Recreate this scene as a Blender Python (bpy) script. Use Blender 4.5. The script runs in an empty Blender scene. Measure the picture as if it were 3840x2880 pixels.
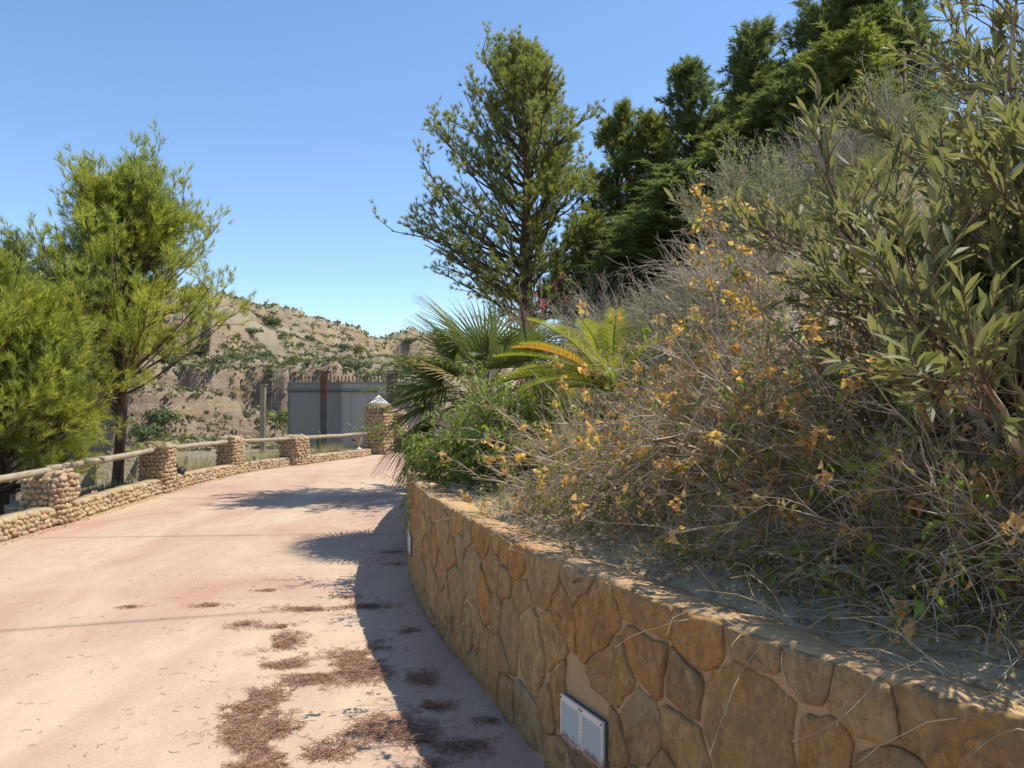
import bpy, math, random
import numpy as np
from mathutils import Vector, Matrix, Euler

# ------------------------------------------------------------------ camera, sky, sun, exposure
SC = bpy.context.scene
COL = SC.collection
CAM_H, FPX = 1.6, 745.0
SUN_EL, SUN_AZ = 62.0, 17.0          # degrees; azimuth measured from +X towards +Y
SKY_STRENGTH, SUN_STRENGTH, EXPOSURE = 0.126, 4.0, 0.66

cam = bpy.data.cameras.new('camera'); cam.sensor_width = 36; cam.lens = 36 * FPX / 1024
cam.clip_end = 4000; cam.clip_start = 0.02
camo = bpy.data.objects.new('camera', cam); COL.objects.link(camo)
camo.location = (0, 0, CAM_H); camo.rotation_euler = (math.radians(91.28), 0, 0)
SC.camera = camo

w = bpy.data.worlds.new('World'); SC.world = w; w.use_nodes = True
nt = w.node_tree; nt.nodes.clear()
sky = nt.nodes.new('ShaderNodeTexSky'); sky.sky_type = 'NISHITA'; sky.sun_disc = False
sky.sun_elevation = math.radians(SUN_EL); sky.sun_rotation = math.radians(90 - SUN_AZ)
sky.altitude = 0; sky.air_density = 1.05; sky.dust_density = 0.0; sky.ozone_density = 5.5
bg = nt.nodes.new('ShaderNodeBackground'); bg.inputs[1].default_value = SKY_STRENGTH
wo = nt.nodes.new('ShaderNodeOutputWorld')
nt.links.new(sky.outputs[0], bg.inputs[0]); nt.links.new(bg.outputs[0], wo.inputs[0])

sun = bpy.data.lights.new('sun', 'SUN'); sun.energy = SUN_STRENGTH; sun.angle = math.radians(0.53)
sun.color = (1.0, 0.93, 0.82)
suno = bpy.data.objects.new('sun', sun); COL.objects.link(suno)
el, az = math.radians(SUN_EL), math.radians(SUN_AZ)
SDIR = Vector((math.cos(el) * math.cos(az), math.cos(el) * math.sin(az), math.sin(el)))
suno.rotation_euler = SDIR.to_track_quat('Z', 'Y').to_euler(); suno.location = (20, 10, 40)

SC.render.engine = 'CYCLES'
SC.view_settings.view_transform = 'Standard'; SC.view_settings.look = 'None'
SC.view_settings.exposure = EXPOSURE; SC.view_settings.gamma = 1.0
SC.view_settings.use_curve_mapping = False
SC.cycles.max_bounces = 8; SC.cycles.transparent_max_bounces = 8; SC.cycles.transmission_bounces = 6

# ------------------------------------------------------------------ helpers
rng = np.random.default_rng(7)
random.seed(7)
ORG = {}

def tag(o, label=None, cat=None, group=None, kind=None):
    if label: o['label'] = label
    if cat: o['category'] = cat
    if group: o['group'] = group
    if kind: o['kind'] = kind
    return o

def raw_mesh(name, V, F, smooth=True, mat=None):
    V = np.ascontiguousarray(np.asarray(V, dtype=np.float32).reshape(-1, 3))
    me = bpy.data.meshes.new(name)
    if isinstance(F, np.ndarray):
        F = np.ascontiguousarray(F.astype(np.int32)); m, n = F.shape
        me.vertices.add(len(V)); me.vertices.foreach_set('co', V.ravel())
        me.loops.add(m * n); me.loops.foreach_set('vertex_index', F.ravel())
        me.polygons.add(m); me.polygons.foreach_set('loop_start', np.arange(0, m * n, n, dtype=np.int32))
        me.update(calc_edges=True)
    else:
        me.from_pydata(V.tolist(), [], [list(map(int, f)) for f in F]); me.update()
    if smooth: me.polygons.foreach_set('use_smooth', np.ones(len(me.polygons), dtype=bool))
    if mat: me.materials.append(mat)
    return me

def link(o, parent=None, org=(0, 0, 0)):
    COL.objects.link(o)
    if parent is not None: o.parent = parent
    ORG[o.name] = np.array(org, float)
    return o

def thing(name, loc, label, cat, group=None, kind=None):
    o = bpy.data.objects.new(name, None); o.location = loc; o.empty_display_size = 0.1
    link(o, None, loc); return tag(o, label, cat, group, kind)

def obj(name, V, F, mat, parent=None, org=None, smooth=True):
    """one mesh object; vertices are given in world space"""
    if parent is not None: org = ORG[parent.name]
    elif org is None: org = (0, 0, 0)
    org = np.array(org, float)
    me = raw_mesh(name, np.asarray(V, float).reshape(-1, 3) - org, F, smooth, mat)
    o = bpy.data.objects.new(name, me)
    link(o, parent, org)
    if parent is None: o.location = org
    return o

def inst(name, me, mtx, parent):
    o = bpy.data.objects.new(name, me); link(o, parent, ORG[parent.name])
    m = Matrix(mtx); off = ORG[parent.name]
    m.translation = m.translation - Vector(off)
    o.matrix_basis = m; return o

class MB:
    def __init__(s): s.V = []; s.F = []; s.n = 0
    def add(s, V, F):
        V = np.asarray(V, float).reshape(-1, 3)
        s.V.append(V); s.F += [[int(i) + s.n for i in f] for f in F]; s.n += len(V); return s
    def box(s, c, size, R=None, taper=1.0):
        h = np.array(size) / 2.0
        v = np.array([[x, y, z] for z in (-1, 1) for y in (-1, 1) for x in (-1, 1)], float)
        v[4:, :2] *= taper; v = v * h
        if R is not None: v = v @ np.asarray(R).T
        return s.add(v + np.array(c), [(0, 2, 3, 1), (4, 5, 7, 6), (0, 1, 5, 4), (1, 3, 7, 5), (3, 2, 6, 7), (2, 0, 4, 6)])
    def tube(s, pts, rad, n=8):
        P = np.asarray(pts, float)[None]; R = np.broadcast_to(np.asarray(rad, float), (P.shape[1],))[None]
        V, F = tubes(P, R, n); F = F.tolist(); k = P.shape[1]
        F.append(list(range(n - 1, -1, -1))); F.append([(k - 1) * n + i for i in range(n)])
        return s.add(V, F)
    def lathe(s, c, prof, n=12):
        V = []; F = []
        for r, z in prof:
            for i in range(n):
                a = 2 * math.pi * i / n; V.append((c[0] + r * math.cos(a), c[1] + r * math.sin(a), c[2] + z))
        for j in range(len(prof) - 1):
            for i in range(n):
                F.append((j * n + i, j * n + (i + 1) % n, (j + 1) * n + (i + 1) % n, (j + 1) * n + i))
        F.append(list(range(n - 1, -1, -1))); F.append([(len(prof) - 1) * n + i for i in range(n)])
        return s.add(V, F)
    def blob(s, c, r, R=None, n=10, m=7):
        V = [(0, 0, -1)]; F = []
        for j in range(1, m):
            ph = -math.pi / 2 + math.pi * j / m
            for i in range(n):
                a = 2 * math.pi * i / n; V.append((math.cos(ph) * math.cos(a), math.cos(ph) * math.sin(a), math.sin(ph)))
        V.append((0, 0, 1)); V = np.array(V) * np.array(r)
        if R is not None: V = V @ np.asarray(R).T
        for i in range(n): F.append((0, 1 + (i + 1) % n, 1 + i))
        for j in range(m - 2):
            for i in range(n):
                a = 1 + j * n + i; b = 1 + j * n + (i + 1) % n; F.append((a, b, b + n, a + n))
        t = len(V) - 1
        for i in range(n): F.append((t, t - n + i, t - n + (i + 1) % n))
        return s.add(V + np.array(c), F)
    def build(s, name, mat, parent=None, org=None, smooth=True):
        return obj(name, np.concatenate(s.V), s.F, mat, parent, org, smooth)

def norm(a): return a / np.maximum(np.linalg.norm(a, axis=-1, keepdims=True), 1e-9)

def tubes(P, R, n):
    """P (N,k,3), R (N,k) -> verts, quads of N tapered tubes"""
    N, k, _ = P.shape
    T = norm(np.gradient(P, axis=1))
    ref = np.where(np.abs(T[..., 2:3]) > 0.9, np.array([1.0, 0, 0]), np.array([0, 0, 1.0]))
    A = norm(np.cross(T, ref)); B = np.cross(T, A)
    a = np.arange(n) * 2 * math.pi / n
    V = P[:, :, None] + R[:, :, None, None] * (A[:, :, None] * np.cos(a)[:, None] + B[:, :, None] * np.sin(a)[:, None])
    i = np.arange(n); j = (i + 1) % n
    q = np.stack([i, j, j + n, i + n], 1)
    q = (q[None] + (np.arange(k - 1) * n)[:, None, None]).reshape(-1, 4)
    F = (q[None] + (np.arange(N) * k * n)[:, None, None]).reshape(-1, 4)
    return V.reshape(-1, 3), F

def merge(parts):
    V = []; F = []; n = 0
    for v, f in parts:
        v = np.asarray(v).reshape(-1, 3); V.append(v); F.append(f + n); n += len(v)
    return np.concatenate(V), np.concatenate(F)

def poly(base, d, L, k, wander, bend):
    """N wandering polylines; bend (3,) or (N,3) is added along the length"""
    N = len(base); d = norm(d); P = [base]; p = base; step = (np.asarray(L).reshape(-1, 1) / (k - 1))
    drift = np.zeros((N, 3)); bend = np.asarray(bend, float).reshape(-1, 3)
    for i in range(k - 1):
        drift = drift + rng.normal(0, wander, (N, 3))
        dd = norm(d + drift + bend * (i / (k - 1)))
        p = p + dd * step; P.append(p)
    return np.stack(P, 1)

def sub(P, m, f0, f1, spread, up, l0, l1, k, wander=0.15, bend=(0, 0, 0)):
    """m children per polyline"""
    N, kk, _ = P.shape
    f = rng.uniform(f0, f1, (N, m)) * (kk - 1); i = np.minimum(f.astype(int), kk - 2); fr = (f - i)[..., None]
    n = np.arange(N)[:, None]
    b = P[n, i] * (1 - fr) + P[n, i + 1] * fr
    t = norm(P[n, i + 1] - P[n, i])
    d = norm(t + rng.normal(0, spread, (N, m, 3)) + np.array([0, 0, up]))
    L = rng.uniform(l0, l1, (N, m))
    return poly(b.reshape(-1, 3), d.reshape(-1, 3), L.ravel(), k, wander, bend)

def taper(N, k, r0, r1):
    return np.broadcast_to(np.linspace(r0, r1, k), (N, k))

def frames(d, roll=None):
    """rotation matrices whose +Y axis is d (N,3); +Z is as upward as possible then rolled"""
    d = norm(d); ref = np.where(np.abs(d[:, 2:3]) > 0.95, np.array([1.0, 0, 0]), np.array([0, 0, 1.0]))
    x = norm(np.cross(d, ref)); z = np.cross(x, d)
    if roll is not None:
        c, s = np.cos(roll)[:, None], np.sin(roll)[:, None]
        x, z = x * c + z * s, z * c - x * s
    return np.stack([x, d, z], 2)

def scatter(tV, tF, R, T, S):
    S = np.broadcast_to(np.asarray(S, float).reshape(-1, 1), (len(T), 1)) if np.ndim(S) < 2 else S
    V = np.einsum('nij,nkj->nki', R, tV[None] * np.asarray(S)[:, :, None] if np.ndim(S) == 2 and S.shape[1] == 1 else tV[None] * S[:, None, :]) + T[:, None]
    F = (tF[None] + (np.arange(len(T)) * len(tV))[:, None, None]).reshape(-1, tF.shape[1])
    return V.reshape(-1, 3), F

def along(P, m, f0=0.0, f1=1.0):
    """m points and tangents on each polyline"""
    N, kk, _ = P.shape
    f = rng.uniform(f0, f1, (N, m)) * (kk - 1); i = np.minimum(f.astype(int), kk - 2); fr = (f - i)[..., None]
    n = np.arange(N)[:, None]
    return (P[n, i] * (1 - fr) + P[n, i + 1] * fr).reshape(-1, 3), norm(P[n, i + 1] - P[n, i]).reshape(-1, 3)

# value noise, vectorised
def _h(ix, iy, iz, s):
    n = (ix * 374761393 + iy * 668265263 + iz * 2147483647 + s * 974711) & 0xFFFFFFFF
    n = ((n ^ (n >> 13)) * 1274126177) & 0xFFFFFFFF
    return ((n ^ (n >> 16)) & 0xFFFF) / 65535.0
def vnoise(x, y, z=0.0, s=0):
    x, y, z = np.broadcast_arrays(np.asarray(x, float), np.asarray(y, float), np.asarray(z, float))
    ix, iy, iz = np.floor(x).astype(np.int64), np.floor(y).astype(np.int64), np.floor(z).astype(np.int64)
    fx, fy, fz = x - ix, y - iy, z - iz
    fx, fy, fz = [f * f * (3 - 2 * f) for f in (fx, fy, fz)]
    r = 0
    for dx in (0, 1):
        for dy in (0, 1):
            for dz in (0, 1):
                r = r + _h(ix + dx, iy + dy, iz + dz, s) * (fx if dx else 1 - fx) * (fy if dy else 1 - fy) * (fz if dz else 1 - fz)
    return r * 2 - 1
def fbm(x, y, z=0.0, o=4, s=0):
    r = 0; a = 1.0; f = 1.0
    for i in range(o):
        r = r + a * vnoise(np.asarray(x) * f, np.asarray(y) * f, np.asarray(z) * f, s + i); a *= 0.5; f *= 2.03
    return r
def sstep(a, b, x):
    t = np.clip((x - a) / (b - a), 0, 1); return t * t * (3 - 2 * t)

def catmull(pts, step):
    pts = np.array(pts, float); P = np.vstack([2 * pts[0] - pts[1], pts, 2 * pts[-1] - pts[-2]]); out = []
    for i in range(1, len(P) - 2):
        for t in np.linspace(0, 1, 24, endpoint=False):
            a, b, c, d = P[i - 1:i + 3]
            out.append(0.5 * ((2 * b) + (c - a) * t + (2 * a - 5 * b + 4 * c - d) * t * t + (3 * b - a - 3 * c + d) * t ** 3))
    out.append(pts[-1]); out = np.array(out)
    s = np.concatenate([[0], np.cumsum(np.linalg.norm(np.diff(out, axis=0), axis=1))])
    ss = np.arange(0, s[-1], step)
    return np.stack([np.interp(ss, s, out[:, i]) for i in range(out.shape[1])], 1), ss

def P3(u, v, Y): return np.array([(u - 512) / FPX * Y, Y, CAM_H - (v - 400.6) / FPX * Y])

# ------------------------------------------------------------------ materials
def newmat(name):
    m = bpy.data.materials.new(name); m.use_nodes = True; t = m.node_tree; t.nodes.clear()
    o = t.nodes.new('ShaderNodeOutputMaterial'); return m, t, o
class N:
    def __init__(s, t): s.t = t
    def node(s, k, **kw):
        n = s.t.nodes.new(k)
        for a, b in kw.items(): setattr(n, a, b)
        return n
    def put(s, n, i, v):
        if isinstance(v, bpy.types.NodeSocket): s.t.links.new(v, n.inputs[i])
        elif isinstance(v, (tuple, list)) and len(v) == 3 and n.inputs[i].type == 'RGBA': n.inputs[i].default_value = (*v, 1)
        else: n.inputs[i].default_value = v
    def coord(s, scale=(1, 1, 1), kind='Object', loc=(0, 0, 0), rot=(0, 0, 0)):
        c = s.node('ShaderNodeTexCoord'); m = s.node('ShaderNodeMapping')
        s.t.links.new(c.outputs[kind], m.inputs[0]); m.inputs[3].default_value = scale; m.inputs[1].default_value = loc
        m.inputs[2].default_value = rot; return m.outputs[0]
    def world(s, scale=(1, 1, 1), rot=(0, 0, 0)):
        g = s.node('ShaderNodeNewGeometry'); m = s.node('ShaderNodeMapping')
        s.t.links.new(g.outputs['Position'], m.inputs[0]); m.inputs[3].default_value = scale; m.inputs[2].default_value = rot
        return m.outputs[0]
    def noise(s, vec, scale, detail=4, rough=0.55, dist=0.0):
        n = s.node('ShaderNodeTexNoise'); s.put(n, 'Vector', vec); n.inputs['Scale'].default_value = scale
        n.inputs['Detail'].default_value = detail; n.inputs['Roughness'].default_value = rough
        n.inputs['Distortion'].default_value = dist; return n.outputs[0]
    def ramp(s, f, stops, interp='LINEAR'):
        n = s.node('ShaderNodeValToRGB'); s.put(n, 0, f); cr = n.color_ramp; cr.interpolation = interp
        while len(cr.elements) < len(stops): cr.elements.new(0.5)
        for e, (p, c) in zip(cr.elements, stops): e.position = p; e.color = (*c, 1) if len(c) == 3 else c
        return n.outputs[0]
    def fac(s, f, a, b):
        n = s.node('ShaderNodeMapRange'); s.put(n, 0, f); n.inputs[1].default_value = a; n.inputs[2].default_value = b; return n.outputs[0]
    def mix(s, f, a, b, mode='MIX'):
        n = s.node('ShaderNodeMix', data_type='RGBA', blend_type=mode); s.put(n, 0, f); s.put(n, 6, a); s.put(n, 7, b); return n.outputs[2]
    def math(s, op, a, b=0.0):
        n = s.node('ShaderNodeMath', operation=op); s.put(n, 0, a); s.put(n, 1, b); return n.outputs[0]
    def bump(s, h, strength, dist, normal=None):
        n = s.node('ShaderNodeBump'); s.put(n, 'Height', h); n.inputs['Strength'].default_value = strength
        n.inputs['Distance'].default_value = dist
        if normal: s.put(n, 'Normal', normal)
        return n.outputs[0]
    def bsdf(s, col, rough=0.8, normal=None, spec=0.3, metal=0.0):
        n = s.node('ShaderNodeBsdfPrincipled'); s.put(n, 'Base Color', col); s.put(n, 'Roughness', rough)
        n.inputs['Specular IOR Level'].default_value = spec; n.inputs['Metallic'].default_value = metal
        if normal: s.put(n, 'Normal', normal)
        return n.outputs[0]

def leafmat(name, cols, trans=0.35, rough=0.5, spec=0.3, under=None, clump=None):
    """cols: colours picked at random leaf by leaf; trans: share of light passing through"""
    m, t, o = newmat(name); n = N(t)
    g = n.node('ShaderNodeNewGeometry')
    k = len(cols); c = n.ramp(g.outputs['Random Per Island'], [(i / max(1, k - 1), cc) for i, cc in enumerate(cols)])
    if clump:
        f = n.fac(n.noise(n.world(), clump[0], 2), 0.4, 0.65); c = n.mix(f, c, n.mix(0.6, c, clump[1]))
    if under: c = n.mix(g.outputs['Backfacing'], c, under)
    b = n.bsdf(c, rough, None, spec)
    tr = n.node('ShaderNodeBsdfTranslucent'); n.put(tr, 0, n.mix(1.0, c, (1.25, 1.25, 0.8), 'MULTIPLY'))
    mx = n.node('ShaderNodeMixShader'); mx.inputs[0].default_value = trans
    t.links.new(b, mx.inputs[1]); t.links.new(tr.outputs[0], mx.inputs[2]); t.links.new(mx.outputs[0], o.inputs[0])
    return m

def plain(name, c, rough=0.7, spec=0.3, vary=0.15, scale=8, bump=0.0, metal=0.0, c2=None):
    m, t, o = newmat(name); n = N(t)
    f = n.noise(n.coord(), scale, 5)
    col = n.mix(n.fac(f, 0.35, 0.65), tuple(x * (1 - vary) for x in c), c2 or tuple(min(1, x * (1 + vary)) for x in c))
    nm = n.bump(n.noise(n.coord(), scale * 4, 4), 0.6, bump) if bump else None
    t.links.new(n.bsdf(col, rough, nm, spec, metal), o.inputs[0]); return m

def bark(name, a, b, sc=14):
    m, t, o = newmat(name); n = N(t); v = n.world((1, 1, 0.25))
    f = n.noise(v, sc, 6, 0.65, 0.6); col = n.ramp(f, [(0.3, a), (0.7, b)])
    t.links.new(n.bsdf(col, 0.9, n.bump(f, 0.9, 0.02), 0.15), o.inputs[0]); return m

def m_path():
    m, t, o = newmat('stamped_concrete'); n = N(t); v = n.world()
    vs = n.world((1.0, 0.45, 1), (0, 0, math.radians(28)))
    a = n.noise(vs, 0.8, 6, 0.6, 0.8); b = n.noise(v, 3.2, 6, 0.65); c = n.noise(vs, 9, 5, 0.7)
    col = n.ramp(a, [(0.34, (0.40, 0.235, 0.17)), (0.48, (0.465, 0.31, 0.215)), (0.64, (0.52, 0.395, 0.26))])
    col = n.mix(n.math('MULTIPLY', n.fac(b, 0.45, 0.70), 0.5), col, (0.41, 0.265, 0.20))
    e = n.noise(n.world((1.0, 0.22, 1), (0, 0, math.radians(-14))), 2.2, 5, 0.6, 0.4); col = n.mix(n.math('MULTIPLY', n.fac(e, 0.54, 0.66), 0.4), col, (0.54, 0.43, 0.30))
    col = n.mix(n.math('MULTIPLY', n.fac(c, 0.55, 0.75), 0.35), col, (0.55, 0.46, 0.31))
    d = n.noise(n.world((1, 1, 1)), 70, 3, 0.6)
    col = n.mix(n.math('MULTIPLY', n.fac(d, 0.50, 0.72), 0.5), col, (0.30, 0.19, 0.135))
    d2 = n.noise(v, 22, 6, 0.75, 0.5); col = n.mix(n.math('MULTIPLY', n.fac(d2, 0.56, 0.68), 0.45), col, (0.34, 0.23, 0.17))
    h = n.math('ADD', n.math('MULTIPLY', c, 0.6), n.math('MULTIPLY', d, 0.25))
    t.links.new(n.bsdf(col, 0.82, n.bump(h, 0.35, 0.012), 0.25), o.inputs[0]); return m

def m_flagstone():
    m, t, o = newmat('ochre_flagstone'); n = N(t)
    oi = n.node('ShaderNodeObjectInfo'); v = n.world(); 
    base = n.ramp(oi.outputs['Random'], [(0.0, (0.60, 0.34, 0.12)), (0.2, (0.72, 0.46, 0.19)), (0.4, (0.46, 0.30, 0.145)), (0.6, (0.70, 0.36, 0.115)), (0.8, (0.56, 0.42, 0.22)), (1.0, (0.66, 0.33, 0.10))])
    a = n.noise(n.world((1, 1, 0.55)), 11, 8, 0.72, 0.6)
    col = n.mix(n.math('MULTIPLY', n.fac(a, 0.46, 0.58), 0.55), base, (0.31, 0.20, 0.10))
    b = n.noise(v, 3.1, 4, 0.6); col = n.mix(n.math('MULTIPLY', n.fac(b, 0.5, 0.72), 0.55), col, (0.60, 0.30, 0.10))
    g = n.noise(n.world((1, 1, 0.4)), 42, 6, 0.75, 0.3); col = n.mix(n.math('MULTIPLY', n.fac(g, 0.48, 0.60), 0.42), col, (0.27, 0.16, 0.075))
    f2 = n.noise(n.world((1, 1, 0.6)), 26, 7, 0.78, 0.4); col = n.mix(n.math('MULTIPLY', n.fac(f2, 0.53, 0.62), 0.6), col, (0.76, 0.52, 0.26))
    f3 = n.noise(v, 55, 4, 0.7); col = n.mix(n.math('MULTIPLY', n.fac(f3, 0.58, 0.66), 0.5), col, (0.19, 0.12, 0.06))
    lg = n.noise(v, 1.7, 4, 0.6); col = n.mix(n.math('MULTIPLY', n.fac(lg, 0.50, 0.66), 0.35), col, (0.36, 0.285, 0.18))
    h = n.math('ADD', n.math('MULTIPLY', a, 0.9), n.math('MULTIPLY', n.noise(v, 60, 6, 0.8), 0.7))
    t.links.new(n.bsdf(col, 0.88, n.bump(h, 1.0, 0.028), 0.15), o.inputs[0]); return m

def m_mortar(name, c1, c2, c3):
    m, t, o = newmat(name); n = N(t); v = n.world()
    a = n.noise(v, 5, 6, 0.6); col = n.mix(n.fac(a, 0.35, 0.65), c1, c2)
    g = n.noise(v, 120, 3, 0.7); col = n.mix(n.math('MULTIPLY', n.fac(g, 0.55, 0.75), 0.6), col, c3)
    t.links.new(n.bsdf(col, 0.92, n.bump(n.math('ADD', n.math('MULTIPLY', a, 0.5), n.math('MULTIPLY', n.noise(v, 40, 5, 0.7), 0.6)), 0.9, 0.02), 0.15), o.inputs[0]); return m

def m_fieldstone(name, cols):
    m, t, o = newmat(name); n = N(t); oi = n.node('ShaderNodeObjectInfo'); g = n.node('ShaderNodeNewGeometry')
    r = n.math('FRACT', n.math('ADD', oi.outputs['Random'], g.outputs['Random Per Island']))
    col = n.ramp(r, [(i / (len(cols) - 1), c) for i, c in enumerate(cols)])
    v = n.world(); a = n.noise(v, 30, 5, 0.65); col = n.mix(n.math('MULTIPLY', n.fac(a, 0.45, 0.7), 0.45), col, (0.30, 0.215, 0.13))
    t.links.new(n.bsdf(col, 0.88, n.bump(n.noise(v, 60, 5, 0.7), 0.7, 0.012), 0.2), o.inputs[0]); return m

def m_soil():
    m, t, o = newmat('bed_soil'); n = N(t); v = n.world()
    a = n.noise(v, 1.6, 6, 0.6); b = n.noise(v, 14, 6, 0.7)
    col = n.ramp(a, [(0.3, (0.40, 0.31, 0.195)), (0.55, (0.56, 0.45, 0.285)), (0.75, (0.47, 0.37, 0.24))])
    col = n.mix(n.math('MULTIPLY', n.fac(b, 0.5, 0.72), 0.5), col, (0.24, 0.185, 0.13))
    t.links.new(n.bsdf(col, 0.95, n.bump(n.math('ADD', b, n.math('MULTIPLY', n.noise(v, 60, 4, 0.7), 0.4)), 0.9, 0.03), 0.1), o.inputs[0]); return m

def m_terrain():
    m, t, o = newmat('dry_terrain'); n = N(t); v = n.world(); g = n.node('ShaderNodeNewGeometry')
    sx = n.node('ShaderNodeSeparateXYZ'); t.links.new(g.outputs['Normal'], sx.inputs[0])
    a = n.noise(v, 0.07, 6, 0.6); b = n.noise(v, 0.9, 6, 0.65)
    soil = n.ramp(a, [(0.3, (0.25, 0.215, 0.14)), (0.5, (0.31, 0.26, 0.17)), (0.7, (0.225, 0.20, 0.13))])
    soil = n.mix(n.math('MULTIPLY', n.fac(b, 0.5, 0.68), 0.55), soil, (0.22, 0.20, 0.115))
    st = n.noise(n.world((0.05, 0.05, 1.1)), 1.6, 5, 0.6)
    rock = n.ramp(st, [(0.35, (0.22, 0.15, 0.098)), (0.55, (0.33, 0.24, 0.16)), (0.7, (0.25, 0.18, 0.122))])
    rock = n.mix(n.math('MULTIPLY', n.fac(b, 0.55, 0.7), 0.5), rock, (0.25, 0.15, 0.10))
    k = n.fac(n.math('ADD', sx.outputs[2], n.math('MULTIPLY', b, 0.12)), 0.88, 0.72)
    col = n.mix(k, soil, rock)
    t.links.new(n.bsdf(col, 0.95, n.bump(n.math('ADD', b, n.math('MULTIPLY', n.noise(v, 5, 6, 0.7), 0.5)), 0.9, 0.35), 0.1), o.inputs[0]); return m

def m_rust(name, a, b, c, top=None):
    m, t, o = newmat(name); n = N(t); v = n.world()
    f = n.noise(n.world((1, 1, 0.4)), 7, 6, 0.65); col = n.ramp(f, [(0.35, a), (0.52, b), (0.7, c)])
    t.links.new(n.bsdf(col, 0.75, n.bump(f, 0.3, 0.004), 0.3), o.inputs[0]); return m

def m_timber():
    m, t, o = newmat('weathered_timber'); n = N(t)
    f = n.noise(n.coord((1, 1, 1), 'Object'), 3, 5); s = n.noise(n.coord((3, 0.35, 3)), 16, 6, 0.7, 0.3)
    col = n.ramp(s, [(0.34, (0.13, 0.10, 0.065)), (0.48, (0.31, 0.25, 0.165)), (0.70, (0.43, 0.36, 0.25))])
    col = n.mix(n.math('MULTIPLY', n.fac(f, 0.4, 0.7), 0.4), col, (0.36, 0.34, 0.29))
    t.links.new(n.bsdf(col, 0.85, n.bump(s, 0.6, 0.006), 0.2), o.inputs[0]); return m

def m_panel(name, c):
    m, t, o = newmat(name); n = N(t)
    s = n.noise(n.world((6, 6, 0.25)), 3, 5, 0.6); f = n.noise(n.world(), 1.2, 4)
    col = n.mix(n.math('MULTIPLY', n.fac(s, 0.4, 0.7), 0.25), c, tuple(x * 1.4 for x in c))
    col = n.mix(n.math('MULTIPLY', n.fac(f, 0.5, 0.8), 0.35), col, tuple(x * 0.75 for x in c))
    t.links.new(n.bsdf(col, 0.55, n.bump(f, 0.15, 0.02), 0.35), o.inputs[0]); return m

def m_vent():
    m, t, o = newmat('chipped_white_metal'); n = N(t); v = n.coord()
    sx = n.node('ShaderNodeSeparateXYZ'); t.links.new(v, sx.inputs[0])
    g = n.noise(v, 26, 5, 0.7); low = n.fac(sx.outputs[2], 0.07, 0.0)          # rust has run down to the lower rim
    col = n.mix(n.fac(g, 0.66, 0.70), (0.72, 0.66, 0.55), (0.20, 0.17, 0.15))
    col = n.mix(n.math('MULTIPLY', n.fac(n.math('ADD', g, n.math('MULTIPLY', low, 0.3)), 0.62, 0.74), low), col, (0.26, 0.10, 0.04))
    t.links.new(n.bsdf(col, 0.5, None, 0.4), o.inputs[0]); return m

M = dict(
    path=m_path(), joint=plain('joint_dirt', (0.16, 0.07, 0.05), 0.95, 0.1),
    flag=m_flagstone(), mortar=m_mortar('wall_mortar', (0.52, 0.34, 0.175), (0.45, 0.29, 0.15), (0.28, 0.19, 0.11)),
    lowmortar=m_mortar('low_wall_mortar', (0.44, 0.345, 0.21), (0.36, 0.27, 0.165), (0.26, 0.19, 0.12)),
    field=m_fieldstone('field_stone', [(0.52, 0.38, 0.22), (0.40, 0.27, 0.155), (0.56, 0.44, 0.27), (0.36, 0.235, 0.145), (0.53, 0.35, 0.20), (0.42, 0.36, 0.26), (0.48, 0.30, 0.17)]),
    soil=m_soil(), terrain=m_terrain(), timber=m_timber(), vent=m_vent(), shade_backing=plain('vent_gap_shade', (.13, .125, .115), .8),
    slate=m_panel('slate_grey_sheet', (0.25, 0.25, 0.235)), pale=m_panel('pale_grey_sheet', (0.44, 0.42, 0.37)),
    rust=m_rust('rusty_steel', (0.11, 0.045, 0.03), (0.21, 0.075, 0.04), (0.15, 0.085, 0.06)),
    steel=m_rust('dull_steel', (0.085, 0.07, 0.065), (0.12, 0.10, 0.09), (0.16, 0.105, 0.08)),
    iron=plain('dark_iron', (0.03, 0.03, 0.032), 0.6), white=plain('white_render', (0.80, 0.79, 0.76), 0.7, 0.3, 0.03),
    cream=plain('cream_metal', (0.42, 0.41, 0.34), 0.5), pinkwall=plain('pinkish_render', (0.42, 0.33, 0.29), 0.9, 0.1, 0.1, 3),
    wire=plain('galvanised_wire', (0.22, 0.22, 0.22), 0.5, 0.4, 0.1, 8, 0, 0.6),
    pinebark=bark('pine_bark', (0.055, 0.036, 0.026), (0.17, 0.115, 0.08)),
    twig=plain('grey_twig', (0.32, 0.235, 0.155), 0.85, 0.25, 0.3, 7, 0, 0, (0.62, 0.52, 0.40)),
    browntwig=plain('brown_twig', (0.16, 0.105, 0.07), 0.85, 0.2, 0.3, 12),
    deadtwig=plain('dead_twig', (0.38, 0.32, 0.235), 0.9, 0.15, 0.25, 9, 0, 0, (0.55, 0.48, 0.38)),
)

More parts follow.
